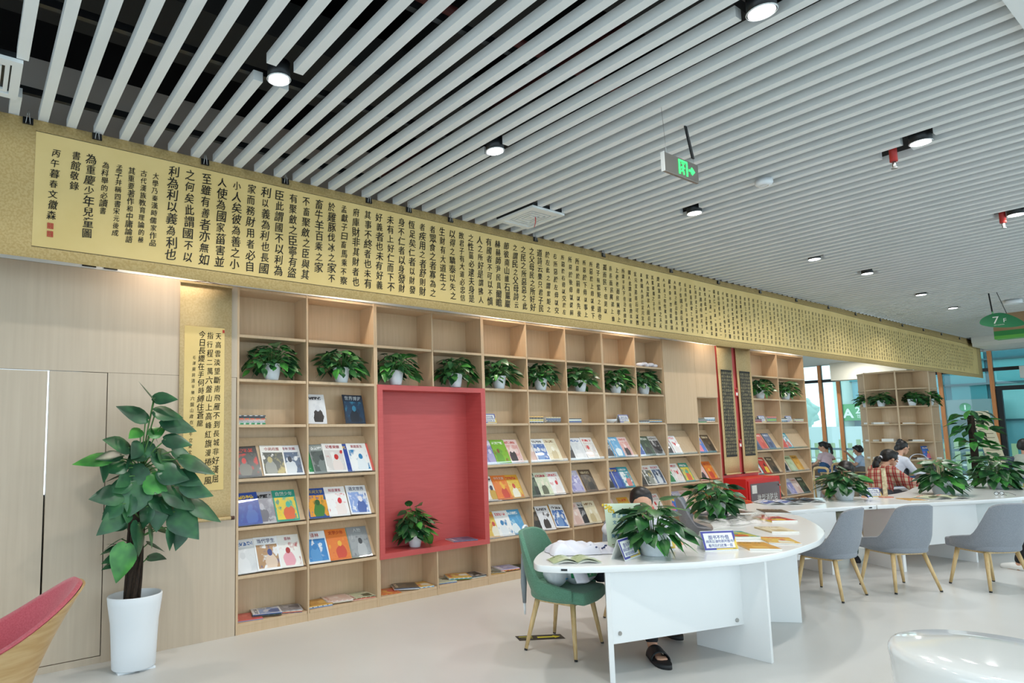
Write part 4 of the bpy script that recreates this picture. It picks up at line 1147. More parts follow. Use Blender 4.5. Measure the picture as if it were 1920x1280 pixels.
# tall climber in the white floor pot
t = thing('floor_plant', 'tall broad-leaved plant on a pole in a white floor pot', 'potted plant', (-.775, -.235, 0), 0)
m = MB(); m.lathe([(.128, .012), (.136, .02), (.142, .16), (.15, .3), (.168, .42), (.172, .462), (.168, .47), (.16, .466), (.15, .4), (.14, .39)], n=40, sx=1, sy=.8)
m.build('pot', M_pot, t)
m = MB(); m.obox((-.06, 0, .006), (.05, 0, 0), (0, .07, 0), (0, 0, .006)); m.obox((.07, 0, .006), (.05, 0, 0), (0, .07, 0), (0, 0, .006)); m.build('foot', M_pot, t)
MB().lathe([(.001, .39), (.146, .385)], n=20, sx=1, sy=.8, cap=False).build('soil', M_soil, t)
m = MB(); m.tube([(-.02, 0, .385), (-.01, 0, .7), (.01, 0, 1.0), (.03, 0, 1.28)], [.042, .043, .04, .032], 12)
random.seed(2)
for k in range(7):
    a0 = k * .9
    m.tube([(-.02 + .045 * math.cos(a0 + q * .25) + .01 * q / 3, .045 * math.sin(a0 + q * .25), .385 + q * .09) for q in range(7)], .011, 6)
m.build('moss_pole', M_bark, t)
TL = [(690, 110, 620, 40, 62), (700, 100, 778, 105, 40), (660, 190, 550, 140, 62), (700, 160, 800, 182, 80), (735, 200, 862, 238, 66), (590, 310, 488, 275, 72), (520, 350, 393, 366, 46), (580, 378, 503, 402, 72), (505, 362, 492, 438, 46),
      (660, 352, 578, 342, 56), (700, 350, 805, 392, 92), (810, 365, 932, 425, 74), (740, 280, 832, 300, 52), (720, 415, 822, 445, 84), (600, 430, 540, 462, 46), (570, 500, 452, 505, 76), (640, 470, 605, 578, 112), (670, 450, 742, 490, 84),
      (585, 575, 480, 640, 62), (820, 480, 934, 522, 56), (750, 490, 862, 575, 108), (850, 555, 965, 632, 56), (720, 560, 712, 655, 72), (790, 590, 868, 692, 108), (775, 655, 765, 738, 52), (825, 655, 795, 742, 62), (640, 632, 632, 738, 104),
      (695, 645, 690, 720, 44), (590, 712, 560, 838, 92), (600, 395, 602, 325, 44), (600, 575, 588, 612, 44), (640, 240, 588, 268, 44), (760, 450, 700, 500, 60), (680, 260, 745, 230, 50), (700, 520, 770, 590, 80), (610, 520, 570, 600, 70), (690, 300, 640, 360, 60), (780, 330, 850, 345, 60), (660, 400, 600, 470, 80), (700, 450, 640, 540, 90), (740, 400, 790, 470, 80), (720, 330, 760, 400, 70), (640, 300, 600, 350, 60), (800, 430, 880, 470, 66), (600, 460, 520, 480, 60), (740, 540, 800, 600, 80), (680, 560, 660, 640, 70), (560, 340, 470, 350, 56), (560, 540, 500, 590, 60), (830, 520, 900, 590, 70), (690, 230, 720, 290, 50)]
lf = MB(); st = MB()
for i, (bx, by, tx, ty, w_) in enumerate(TL):
    k = 1 / 652.0
    yb = -.1 - .05 * random.random() - .00015 * abs(tx - 652)
    b = Vector(((bx - 655) * k, yb, (1236 - by) * k)); e = Vector(((tx - 655) * k, yb - random.uniform(-.03, .09), (1236 - ty) * k))
    d = e - b; ln = d.length * 1.1
    # blades face the room: turn the leaf about its midrib
    leaf(lf, b, d, ln, max(w_ * k * 1.25, ln * .64), .04, R(random.uniform(35, 75)) * (1 if d.x > 0 else -1) * -1, 1 if i in (6, 17, 28, 31, 33) else 0, .22)
    hz = min(1.27, max(.5, b.z - .06)); st.tube([(.01, -.035, hz), ((b.x) * .5, yb * .8, (hz + b.z) / 2 + .03), tuple(b)], .0045, 6)
for k in range(26):                      # leaves round the far side of the pole
    a = random.uniform(.2, 2.9); z = random.uniform(.62, 1.3)
    b = Vector((.11 * math.cos(a), .06 * math.sin(a), z)); leaf(lf, b, (math.cos(a), min(.1, .25 * math.sin(a)), random.uniform(-.5, .2)), random.uniform(.1, .15), random.uniform(.08, .11), .2, random.uniform(-.8, .8), 0)
    st.tube([(.01, 0, z - .05), tuple(b)], .004, 5)
st.build('stems', M_stem, t)
lf.build('foliage', [M_leafbig, M_leafbright], t)

# ------------------------------------------------------------------ chairs
def chair_shell(w=.25, d=.225, zb=.345, top=.775, arm=.475, th=.03):
    """bucket: rim height falls from the back to the arm fronts; returns outer/inner shell and seat"""
    def plan(u, s):                       # u -1..1 from one arm front round the back to the other
        a = u * R(128)
        x = w * s * math.sin(a); y = -d * s * math.cos(a)
        e = 2.6
        r = (abs(math.sin(a)) ** e + abs(math.cos(a)) ** e) ** (-1 / e)
        return x * r, y * r
    def rim(u):
        q = abs(u)
        if q < .36: return top - .03 * (q / .36) ** 4
        if q < .6:
            t_ = (q - .36) / .24; t_ = t_ ** .75; t_ = t_ * t_ * (3 - 2 * t_)
            return (top - .03) + (arm - top + .03) * t_
        return arm - .04 * ((q - .6) / .4)
    m = MB(); nu, nv = 48, 8
    def surf(off):
        def fn(u, v):
            uu = u * 2 - 1
            z = zb + (rim(uu) - zb) * v
            lean = .06 * max(0, (z - .42)) / .36
            nar = 1 - .07 * max(0, (z - .47) / .3) ** 1.5
            s = (1 - off / w) * (.8 + .2 * min(1, v * 3.2) ** .6)
            x, y = plan(uu, s)
            return (x * nar, y - lean * (1 if abs(uu) < .7 else .4), z)
        return fn
    m.grid(surf(0), nu, nv)
    m.grid(lambda u, v: surf(th)(1 - u, v), nu, nv)
    o, i = surf(0), surf(th)
    for k in range(nu):                    # rounded rim
        a, b = Vector(o(k / nu, 1)), Vector(o((k + 1) / nu, 1)); c, d_ = Vector(i((k + 1) / nu, 1)), Vector(i(k / nu, 1))
        up = Vector((0, 0, .009))
        m.add([a, b, (b + c) / 2 + up, c, d_, (a + d_) / 2 + up], [(0, 1, 2, 5), (5, 2, 3, 4)], 0, True)
    for e in (0, 1):                       # front ends of the arms
        for k in range(nv):
            m.add([o(e, k / nv), o(e, (k + 1) / nv), i(e, (k + 1) / nv), i(e, k / nv)], [(0, 1, 2, 3) if e else (3, 2, 1, 0)])
    seat = MB()
    pts = [plan(-1 + 2 * k / 30, .9) for k in range(31)]
    pts = pts[::1]
    fr = [(pts[-1][0] * .98, d * .99), (pts[-1][0] * .5, d * 1.06), (0, d * 1.09), (-pts[-1][0] * .5, d * 1.06), (-pts[-1][0] * .98, d * .99)]
    seat.prism(pts + fr, zb - .002, .425, smooth=True)
    return m, seat
CHS, CHSEAT = chair_shell()
def make_chair(label, fab, loc, rz, group):
    t = thing('bucket_chair', label, 'chair', loc, rz, group)
    CHS.build('shell', fab, t)
    CHSEAT.build('seat_cushion', fab, t, bevel=.018, bseg=3)
    MB().box(-.165, .165, -.13, .14, .322, .345).build('seat_frame', M_legwood, t, bevel=.004)
    for sx in (-1, 1):
        for sy, y0, y1 in ((1, .13, .165), (-1, -.12, -.185)):
            MB().tube([(sx * .155, y0, .335), (sx * .225, y1, .012)], [.0185, .0115], 10).build('leg', M_legwood, t)
            MB().tube([(sx * .2255, y1 + .001 * sy, .0115), (sx * .2275, y1 + .002 * sy, .0)], .0112, 8).build('foot_cap', M_black, t)
    return t
def hd(deg): return R(deg - 90)
g0 = make_chair('grey bucket chair, middle of the three backs along the long table', M_gray, (5.47, -2.35, 0), hd(63), 'grey bucket chairs')
def gc(lb, x, y, deg): return dup(g0, lb, (x, y, 0), (0, 0, hd(deg)))
gc('grey bucket chair tucked by the round end of the nearest table', 4.73, -2.08, 88)
gc('grey bucket chair whose back stands nearest the eyeglasses', 6.17, -2.82, 62)
gc('grey bucket chair across the table beside the trailing plant, facing the camera', 4.82, -.94, -62)
gc('grey bucket chair cut off by the photo edge under a black trouser leg', 7.3, -3.18, 75)
gr = make_chair('green bucket chair holding bags at the near table tip', M_green, (1.77, -1.6, 0), hd(-74), 'green bucket chairs')
make_chair('low orange-red bucket chair in front of the fire cabinet', M_orange, (6.02, -.92, 0), hd(-100), 'orange-red bucket chairs').scale = (.8, .8, .8)
dup(g0, 'grey bucket chair under the hidden child behind the middle table', (7.22, -1.36, 0), (0, 0, hd(-147)))
dup(g0, 'grey bucket chair the half-hidden reader sits on, behind the green poster', (2.62, -1.62, 0), (0, 0, hd(-128)))

# coral and oak lounge chair at the left corner
t = thing('lounge_chair', 'oak veneer lounge chair with coral cushion at the lower left corner', 'lounge chair', (-1.68, -1.25, 0), R(90))
def lshell(off, zoff=0):
    def fn(u, v):
        uu = u * 2 - 1; q = abs(uu)
        a = uu * R(118)
        e = 2.3
        r = (abs(math.sin(a)) ** e + abs(math.cos(a)) ** e) ** (-1 / e)
        s = (.6 + .4 * v)
        t_ = min(1, max(0, (q - .1) / .75)); t_ = t_ * t_ * (3 - 2 * t_)
        rim = .80 - .23 * t_
        z = .2 + (rim - .2 + zoff) * v
        return ((.275 - off) * s * math.sin(a) * r, (-(.30 - off) * math.cos(a) * r) * s - .14 * v * v * (1 - .8 * t_), z)
    return fn
m = MB(); m.grid(lshell(0), 44, 8); m.grid(lambda u, v: lshell(.012)(1 - u, v), 44, 8)
for k in range(44):
    m.add([lshell(0)(k / 44, 1), lshell(0)((k + 1) / 44, 1), lshell(.012)((k + 1) / 44, 1), lshell(.012)(k / 44, 1)], [(0, 1, 2, 3)])
for e in (0, 1):
    for k in range(8): m.add([lshell(0)(e, k / 8), lshell(0)(e, (k + 1) / 8), lshell(.012)(e, (k + 1) / 8), lshell(.012)(e, k / 8)], [(0, 1, 2, 3) if e else (3, 2, 1, 0)])
m.build('shell', M_shellwood, t)
m = MB(); m.grid(lambda u, v: lshell(.0135, .004)(1 - u, v), 44, 8); m.grid(lambda u, v: lshell(.045, -.004)(1 - u, v), 44, 8)
for k in range(44):
    a, b = Vector(lshell(.0135, .004)(k / 44, 1)), Vector(lshell(.0135, .004)((k + 1) / 44, 1)); c, d_ = Vector(lshell(.045, -.004)((k + 1) / 44, 1)), Vector(lshell(.045, -.004)(k / 44, 1)); up = Vector((0, 0, .014))
    m.add([a, b, (b + c) / 2 + up, c, d_, (a + d_) / 2 + up], [(0, 1, 2, 5), (5, 2, 3, 4)], 0, True)
m.build('upholstery', M_pink, t)
MB().prism([(.24 * math.sin(k * PI / 12) * 1.05, -.22 * math.cos(k * PI / 12)) for k in range(24)], .2, .4).build('seat_cushion', M_pink, t, bevel=.03, bseg=3)
for sx in (-1, 1):
    for sy in (-1, 1):
        MB().tube([(sx * .12, sy * .12, .21), (sx * .22, sy * .2, .0)], [.02, .013], 10).build('leg', M_legwood, t)

# glossy white drum stool
t = thing('drum_stool', 'glossy white round stool at the lower right corner', 'stool', (2.17, -3.72, 0), 0)
MB().lathe([(.375, 0), (.38, .004), (.386, .2), (.393, .38), (.397, .405), (.395, .425), (.385, .442), (.365, .45), (.2, .452), (.001, .452)], n=72, cap=False).build('body', M_whitegloss, t)
# ------------------------------------------------------------------ tables
def panel(mb, p0, p1, z0, z1, th=.03, mi=0):
    a = Vector((p0[0], p0[1], (z0 + z1) / 2)); b = Vector((p1[0], p1[1], (z0 + z1) / 2))
    d = (b - a) / 2; n = Vector((-d.y, d.x, 0)).normalized() * th / 2
    mb.obox((a + b) / 2, d, n, (0, 0, (z1 - z0) / 2), mi)
    return mb
ZT0, ZT1 = .635, .675
GT = 'winding white reading tables'
def table(label, outline, legs, aprons, bolts=(), plugs=(), corner=()):
    t = thing('reading_table', label, 'table', (outline[0][0], outline[0][1], 0), 0, GT)
    ox, oy = outline[0]
    # rounded outline except at the sharp corners where units meet
    pts = []
    runs = []; cur = []
    n = len(outline)
    cs = sorted(corner)
    if cs:
        for i, c in enumerate(cs):
            e = cs[(i + 1) % len(cs)]
            seg = [outline[(c + k) % n] for k in range(((e - c) % n or n) + 1)]
            pts += spline(seg, 6, closed=False)[:-1]
    else:
        pts = spline(outline, 6)
    pts = [(x - ox, y - oy) for x, y in pts]
    m = MB(); m.prism(pts, ZT0, ZT1, smooth=True)
    m.build('tabletop', M_white, t, bevel=.004)
    for a, b in legs:
        panel(MB(), (a[0] - ox, a[1] - oy), (b[0] - ox, b[1] - oy), 0, ZT0).build('leg', M_white, t, bevel=.002)
    for a, b, z in aprons:
        panel(MB(), (a[0] - ox, a[1] - oy), (b[0] - ox, b[1] - oy), z, ZT0, .02).build('modesty_panel', M_white, t)
    for p, nrm in bolts:
        m = MB(); q = Vector((p[0] - ox, p[1] - oy, p[2])); nn = Vector((*nrm, 0)).normalized()
        m.tube([q, q + nn * .004], .013, 16); m.tube([q + nn * .004, q + nn * .005], .006, 8)
        m.build('bolt', M_steel, t)
    for p, d in plugs:
        dd = Vector((*d, 0)).normalized()
        MB().obox((p[0] - ox, p[1] - oy, .655), dd * .018, Vector((-dd.y, dd.x, 0)) * .002, (0, 0, .006)).build('edge_plug', M_dark, t)
    return t
table('nearest winding white table with a pointed tip beside the green chair',
      [(4.74, -1.73), (3.33, -1.83), (3.0, -1.915), (2.6, -1.8), (2.16, -1.65), (1.78, -1.55), (1.5, -1.65), (1.28, -1.79), (1.195, -1.88), (1.2, -1.95), (1.3, -2.06), (1.51, -2.19), (1.88, -2.38), (2.15, -2.49), (2.45, -2.575), (2.8, -2.605), (3.29, -2.57), (3.6, -2.5), (3.86, -2.41), (4.14, -2.265), (4.4, -2.1), (4.62, -1.94), (4.7, -1.86)],
      [((1.493, -2.172), (1.82, -1.92)), ((2.57, -2.565), (2.54, -2.1)), ((3.64, -2.29), (3.3, -1.98))],
      [((1.535, -2.145), (2.55, -2.405), .207)], [((1.585, -2.17, .265), (-.25, -1)), ((2.49, -2.402, .24), (-.25, -1))], [((1.27, -2.035), (.6, -.5)), ((3.98, -2.362), (1, .4))], corner=(0, 1))
table('middle winding white table bearing the wrapped film and loose magazines',
      [(6.08, -2.035), (6.62, -1.47), (6.39, -1.32), (6.1, -1.2), (5.7, -1.155), (5.24, -1.15), (4.66, -1.16), (4.25, -1.2), (3.95, -1.31), (3.78, -1.46), (3.6, -1.66), (3.332, -1.828), (4.742, -1.728), (4.88, -1.7), (5.18, -1.73), (5.6, -1.86)],
      [((4.6, -1.62), (4.35, -1.3)), ((5.62, -1.78), (5.75, -1.35))], [((4.85, -1.64), (5.6, -1.84), .2)], (), [((6.0, -2.012), (.9, -.3))], corner=(0, 1, 11, 12))
table('long white table running to the right photo edge with plants and eyeglasses',
      [(6.09, -2.04), (6.5, -2.19), (6.99, -2.38), (7.5, -2.57), (8.0, -2.7), (8.35, -2.75), (8.8, -2.72), (9.4, -2.6), (9.9, -2.4), (10.05, -2.1), (9.7, -1.75), (8.9, -1.6), (8.0, -1.72), (7.3, -1.72), (6.63, -1.475)],
      [((6.30, -2.16), (6.55, -1.75)), ((7.45, -2.45), (7.55, -2.0)), ((9.3, -2.45), (9.0, -1.9))],
      [((6.62, -2.23), (7.46, -2.47), .24), ((7.46, -2.47), (9.2, -2.5), .24)], corner=(0, 14))
t = thing('low_table', 'low white table with a blue book beside the plaid-shirted reader', 'table', (10.95, -1.3, 0), R(-33))
MB().prism(spline([(-.5, -.3), (.5, -.3), (.5, .3), (-.5, .3)], 8), .47, .51, smooth=True).build('tabletop', M_white, t)
for sx in (-1, 1):
    panel(MB(), (sx * .32, -.2), (sx * .32, .2), 0, .47).build('leg', M_wood2, t)
MB().box(-.32, .32, -.01, .01, .2, .47).build('modesty_panel', M_wood2, t)
bk = MB().box(-.2, .2, -.12, .12, 0, .02)
tag(bk.build('book', mat('blue_cover', '#2f4fa8', .4), loc=(10.75, -1.28, .511), rot=(0, 0, R(-33))), 'blue book on the low white table past the plaid shirt', 'book')
t = thing('drum_stool', 'small white round stool beside the plaid-shirted reader', 'stool', (10.15, -1.2, 0))
MB().lathe([(.13, 0), (.16, .2), (.17, .36), (.16, .38), (.001, .382)], n=28, cap=False).build('body', M_whitegloss, t)

# ------------------------------------------------------------------ things on the tables
tent(1.79, -2.12, T_, R(12), 'notice card standing in front of the tall poster, nearest the white shirts', 1.0)
tent(2.18, -2.06, T_, R(-30), 'notice card half hidden behind the large front pothos', 1.0)
tent(2.47, -2.33, T_, R(-26), 'notice card standing alone beside the loose magazines', 1.0)
tent(6.93, -1.74, T_, R(-24), 'notice card beside the plant that hides a child', .85)
tent(9.45, -2.38, T_, R(-80), 'notice card at the far right table end', 1.05)
t = thing('notice_poster', 'tall pale green notice poster with blue Chinese writing on the near table', 'poster stand', (2.03, -1.93, T_), R(-32))
ph, pw = .3, .125
MB().obox((0, .01, ph / 2 + .004), (pw, 0, 0), (0, .018, ph / 2), (0, -.0015, .0002)).build('board', mat('pale_green_board', '#dcebd2', .35), t)
MB().box(-pw, pw, -.02, .05, 0, .006).build('foot', M_acrylic, t)
m = MB(); up = Vector((0, .018, ph / 2)).normalized(); o0 = Vector((0, .0075, ph / 2 + .004)); ex = Vector((1, 0, 0))
for k, tx in enumerate(('禁止喧哗', '文明阅读', '书海漫游', '美食请留步')):
    line(m, tx, o0 + up * (.07 - .045 * k) + ex * (-.01 if k < 4 else 0), ex, up, .03, .036, bold=.03)
m.build('lettering', mat('poster_blue', '#3f8fc0', .5), t)
m = MB(); random.seed(4)
for k in range(26): m.ball(o0 + ex * (-.1 + random.gauss(0, .018)) + up * (.12 + random.gauss(0, .016)), random.uniform(.004, .009), .0012, random.uniform(.004, .009), 8)
m.build('print', mat('poster_yellow', '#e3c23c', .5), t)
m = MB()
for x, z in ((.0, .115), (.02, .1), (-.09, -.12), (.05, .12)): m.ball(o0 + ex * x + up * z, .005, .0015, .003, 8)
m.build('print', mat('poster_dark', '#6a3c30', .5), t)
m = MB()
for x, z, r in ((.1, -.12, .03), (.085, -.09, .022), (.11, -.07, .02), (.1, -.15, .026)): m.ball(o0 + ex * x + up * z, r, .0015, r, 10)
m.build('print', mat('poster_teal', '#3fae92', .5), t)

def flatbook(label, x, y, rz, key, w=.2, h=.26, th=.008, z=T_, open_=False, cat='magazine', name='magazine', group='reading matter on the tables'):
    if not open_:
        o = bpy.data.objects.new(name, mag_mesh(key, 0.0, w, h, th)); COL.objects.link(o)
        o.location = (x + math.sin(rz) * h / 2, y - math.cos(rz) * h / 2, z); o.rotation_euler = (0, 0, rz)
        return tag(o, label, cat, group)
    t = thing('open_book', label, 'book', (x, y, z), rz, group)
    m = MB()
    for s in (-1, 1):
        fn = lambda u, v, s=s: (s * u * w, (v - .5) * h, .004 + .028 * math.sin(PI * min(1, u * 1.1)) * (1 - u * .45) + .004)
        m.grid(fn if s > 0 else (lambda u, v, f=fn: f(1 - u, v)), 10, 1, 0, uv=True)
    m.build('pages', cover(key), t)
    m = MB()
    for s in (-1, 1):
        fn = lambda u, v, s=s: (s * u * (w + .004), (v - .5) * (h + .006), .001 + .018 * math.sin(PI * min(1, u * 1.1)) * (1 - u * .45))
        m.grid(fn if s > 0 else (lambda u, v, f=fn: f(1 - u, v)), 10, 1)
    o = m.build('cover', M_paper, t); q = o.modifiers.new('s', 'SOLIDIFY'); q.thickness = .001
    return t
flatbook('open storybook with a coloured margin at the near table edge', 1.43, -1.98, R(-32), 'palegreen', .15, .14, open_=True)
flatbook('yellow-brown magazine lowest of the fan by the lone notice card', 2.78, -2.42, R(-42), 'ochre', th=.012)
flatbook('red and yellow comic lying across the fanned magazines', 3.14, -2.4, R(-50), 'redyellow', th=.006, z=T_ + .001)
flatbook('teal children’s book lying behind the fanned magazines', 3.1, -2.13, R(-35), 'comic', th=.02)
flatbook('thin cream-spined magazine on the round end of the near table', 3.62, -2.17, R(-38), 'cream', th=.012)
flatbook('red-spined magazine near the concave joint of the tables', 4.22, -1.9, R(-34), 'redblack', .22, .26, th=.014)
flatbook('dark-bordered magazine overhanging the table at the joint', 4.82, -1.62, R(-50), 'brown', .22, .28, th=.006)
flatbook('open magazine with a dark back behind the joint', 4.55, -1.42, R(-20), 'blackwhite', .2, .26, th=.005)
flatbook('pink-edged magazine right behind the trailing pothos', 4.5, -1.25, R(15), 'pinkface', th=.006)
flatbook('dark grey magazine under the wrapped film', 4.22, -1.36, R(20), 'slateblue', th=.004)
flatbook('blue and white open magazine on the table before the fire cabinet', 5.55, -1.34, R(-35), 'bluewhite', .2, .26, open_=True)
flatbook('open dark magazine beside the blue open one', 5.95, -1.42, R(-38), 'night', .18, .24, open_=True)
flatbook('white-green open picture book on the long table', 7.35, -2.23, R(-30), 'scenery', .24, .24, open_=True)
flatbook('thin ochre booklet left of the open picture book', 6.95, -2.08, R(-40), 'ochre', .18, .24, th=.004)
t = thing('bookmark_stand', 'thin upright beige printed strip standing on the long table', 'strip stand', (7.0, -1.83, T_), R(-32))
MB().box(-.025, .025, -.004, .004, .012, .33).build('strip', noisy('printed_strip', '#dccfa8', '#a98f6a', nscale=26, rough=.5), t)
MB().box(-.06, .06, -.04, .04, 0, .012).build('base', noisy('coral_base', '#d99a80', '#c47a62', nscale=12, rough=.5), t)
t = thing('eyeglasses', 'black folded eyeglasses on the long table', 'glasses', (8.15, -2.53, T_), R(-30))
m = MB()
for s in (-1, 1):
    m.tube([(s * .034 + .025 * math.cos(a), 0, .022 + .019 * math.sin(a)) for a in [k * PI / 8 for k in range(17)]], .002, 6)
    m.tube([(s * .06, 0, .03), (s * .06, -.06, .03), (s * .055, -.13, .012)], .002, 6)
m.tube([(-.01, 0, .028), (.01, 0, .028)], .002, 6)
m.build('frame', M_black, t)
m = MB(); m.box(-.055, -.013, -.0005, .0005, .006, .038); m.box(.013, .055, -.0005, .0005, .006, .038); m.build('lens', M_acrylic, t)
# clear film, crumpled
def crumple(mb, cx, cy, z, rx, ry, h, seed, n=26, fr=6.0, floor=True):
    def fn(u, v):
        x = (u - .5) * 2; y = (v - .5) * 2
        r = max(0, 1 - (x * x + y * y) ** 1.5)
        p = Vector((u * fr + seed, v * fr * ry / rx, seed * .7))
        k = abs(noise.noise(p)) * 1.3 + .55 * abs(noise.noise(p * 2.3)) + .15
        dx = noise.noise(p * 1.2 + Vector((9, 0, 0))) * .12
        return (cx + rx * (x + dx), cy + ry * (y + dx * .6), z + .002 + h * k * min(1, r * 2.2))
    mb.grid(fn, n, n)
    return mb
m = MB(); crumple(m, 4.0, -1.72, T_, .42, .18, .035, 3)
o = tag(m.build('wrapping_film', M_film), 'crumpled clear plastic film on the middle table', 'plastic film'); o.rotation_euler = (0, 0, 0)
# the white shirts
t = thing('folded_shirt', 'rumpled white shirt lying on the near table tip', 'shirt', (1.7, -1.82, T_), R(-28))
m = MB()
def cloth(cx, cy, rx, ry, h, seed):
    def fn(u, v):
        x = (u - .5) * 2; y = (v - .5) * 2
        a = math.atan2(y, x); r = min(1, math.hypot(x, y)); r = max(abs(x), abs(y))
        edge = 1 + .16 * noise.noise(Vector((math.cos(a) * 1.3, math.sin(a) * 1.3, seed)))
        p = Vector((u * 2.1 + seed, v * 1.7, seed))
        hh = .5 + .5 * noise.noise(p * 1.3) + .22 * math.sin(7 * u + 4 * noise.noise(p)) * (1 - r)
        fold = abs(math.sin(9 * (u * .7 + v * .5) + 5 * noise.noise(p * .9))) * .22
        k = max(0, 1 - r ** 3)
        return (cx + rx * x * edge, cy + ry * y * edge, .003 + h * k ** .5 * (hh * .75 + fold))
    m.grid(fn, 40, 30)
cloth(-.06, .0, .16, .095, .115, 12); cloth(.11, .0, .13, .09, .095, 31)
o = m.build('cloth', M_cotton, t)
m = MB(); random.seed(6)
for k in range(9): m.ball((.08 + random.uniform(-.05, .08), -.085 + random.uniform(-.01, .03), .04 + random.uniform(-.02, .025)), .008, .003, .006, 8)
m.build('print', mat('navy_print', '#3a4470', .7), t)
# bags on the green chair
t = thing('plastic_bag', 'white plastic bag with green printed band on the green chair', 'bag', (1.86, -1.66, .427), R(-15))
M_bag = noisy('white_plastic_bag', '#d8dee2', '#c9d0d6', nscale=9, rough=.3, bump=.3, bscale=20)
m = MB()
def bagf(sx, sy, sz, seed):
    def fn(u, v):
        a = u * 2 * PI; q = math.sin(PI * min(.999, v * .92 + .04)) ** .45
        p = Vector((math.cos(a) * 1.4 + seed, math.sin(a) * 1.4, v * 2.4))
        k = 1 + .14 * noise.noise(p * 1.6)
        return (sx * q * k * math.cos(a), sy * q * k * math.sin(a), sz * v * (1 + .1 * noise.noise(p)))
    return fn
m.grid(bagf(.15, .1, .19, 2), 30, 12, closed_u=True); m.build('body', M_bag, t)
bf = bagf(.153, .103, .19, 2)
m = MB(); m.grid(lambda u, v: bf(.62 + .36 * u, .3 + .32 * v), 16, 4); m.build('band', mat('bag_green', '#1f8a56', .35), t)
m = MB()
for k, ch in enumerate('重庆市少年儿童图书馆'):
    p = Vector(bf(.66 + .028 * k, .5)); q = Vector(bf(.67 + .028 * k, .5)); e = (q - p).normalized()
    write(m, ch, p + Vector((p.x, p.y, 0)).normalized() * .004, e, (0, 0, 1), .022, res=1)
    p = Vector(bf(.66 + .028 * k, .4)); write(m, ch, p + Vector((p.x, p.y, 0)).normalized() * .004, e, (0, 0, 1), .016, res=1)
m.build('lettering', M_whitepaint, t)
t = thing('plastic_bag', 'white carrier bag with light blue marks at the back of the green chair', 'bag', (1.67, -1.62, .427), R(20))
m = MB(); m.grid(bagf(.09, .08, .19, 7), 24, 10, closed_u=True); m.build('body', M_bag, t)
bf2 = bagf(.092, .082, .19, 7)
m = MB()
for a, z in ((.7, .78), (.76, .8), (.82, .76), (.74, .3), (.8, .28)):
    p = Vector(bf2(a, z)); m.ball(p, .012, .004, .005, 8)
m.build('print', mat('print_blue', '#4aa0d0', .4), t)
m = MB(); m.grid(lambda u, v: (-.05 + .1 * u, -.02 * math.sin(u * 3) - .05 * v * v, .1 - .145 * v), 8, 8)
o = tag(m.build('shirt_sleeve', M_cotton, loc=(1.7, -1.78, .53), rot=(0, 0, R(-10))), 'white cloth sleeve hanging under the near table tip', 'cloth')
q = o.modifiers.new('s', 'SOLIDIFY'); q.thickness = .01
m = MB(); m.grid(bagf(.07, .07, .19, 5), 24, 10, closed_u=True)
tag(m.build('backpack', noisy('navy_nylon', '#1c2530', '#141b25', nscale=30, rough=.7), loc=(2.02, -1.72, .427)), 'dark navy bag on the green chair against the table leg', 'bag')
# umbrella hooked on the green chair's back
t = thing('umbrella', 'folded umbrella with white hook hanging on the green chair', 'umbrella', (1.66, -1.34, .6), R(-72))
MB().tube([(-.0, .085, .14), (0, .085, .17), (0, .07, .192), (0, .045, .197), (0, .02, .19), (0, .0, .165), (0, -.008, .1), (0, -.008, .0)], .008, 10).build('handle', M_pot, t)
MB().tube([(0, -.008, 0), (0, -.008, -.2), (0, -.008, -.34)], [.012, .022, .012], 10).build('canopy', mat('grey_nylon', '#8b959c', .6), t)
MB().tube([(0, -.008, -.34), (0, -.008, -.42)], [.01, .007], 8).build('tip', M_pot, t)
# floor sticker under the green chair
t = thing('floor_sticker', 'black floor sticker with a yellow arrow under the green chair', 'floor sticker', (1.78, -1.36, .0008), R(-28))
m = MB(); m.box(-.17, .17, -.05, .05, 0, .0008); m.build('base', M_black, t)
m = MB(); m.box(-.02, .1, -.012, .012, .0008, .0014); m.add([(.1, -.03, .0014), (.15, 0, .0014), (.1, .03, .0014)], [(0, 1, 2)]); m.box(-.15, -.05, .022, .03, .0008, .0014); line(m, '一米线', (-.1, -.005, .0014), (1, 0, 0), (0, 1, 0), .03, .03)
m.build('arrow', mat('sticker_yellow', '#d9d63a', .5), t)
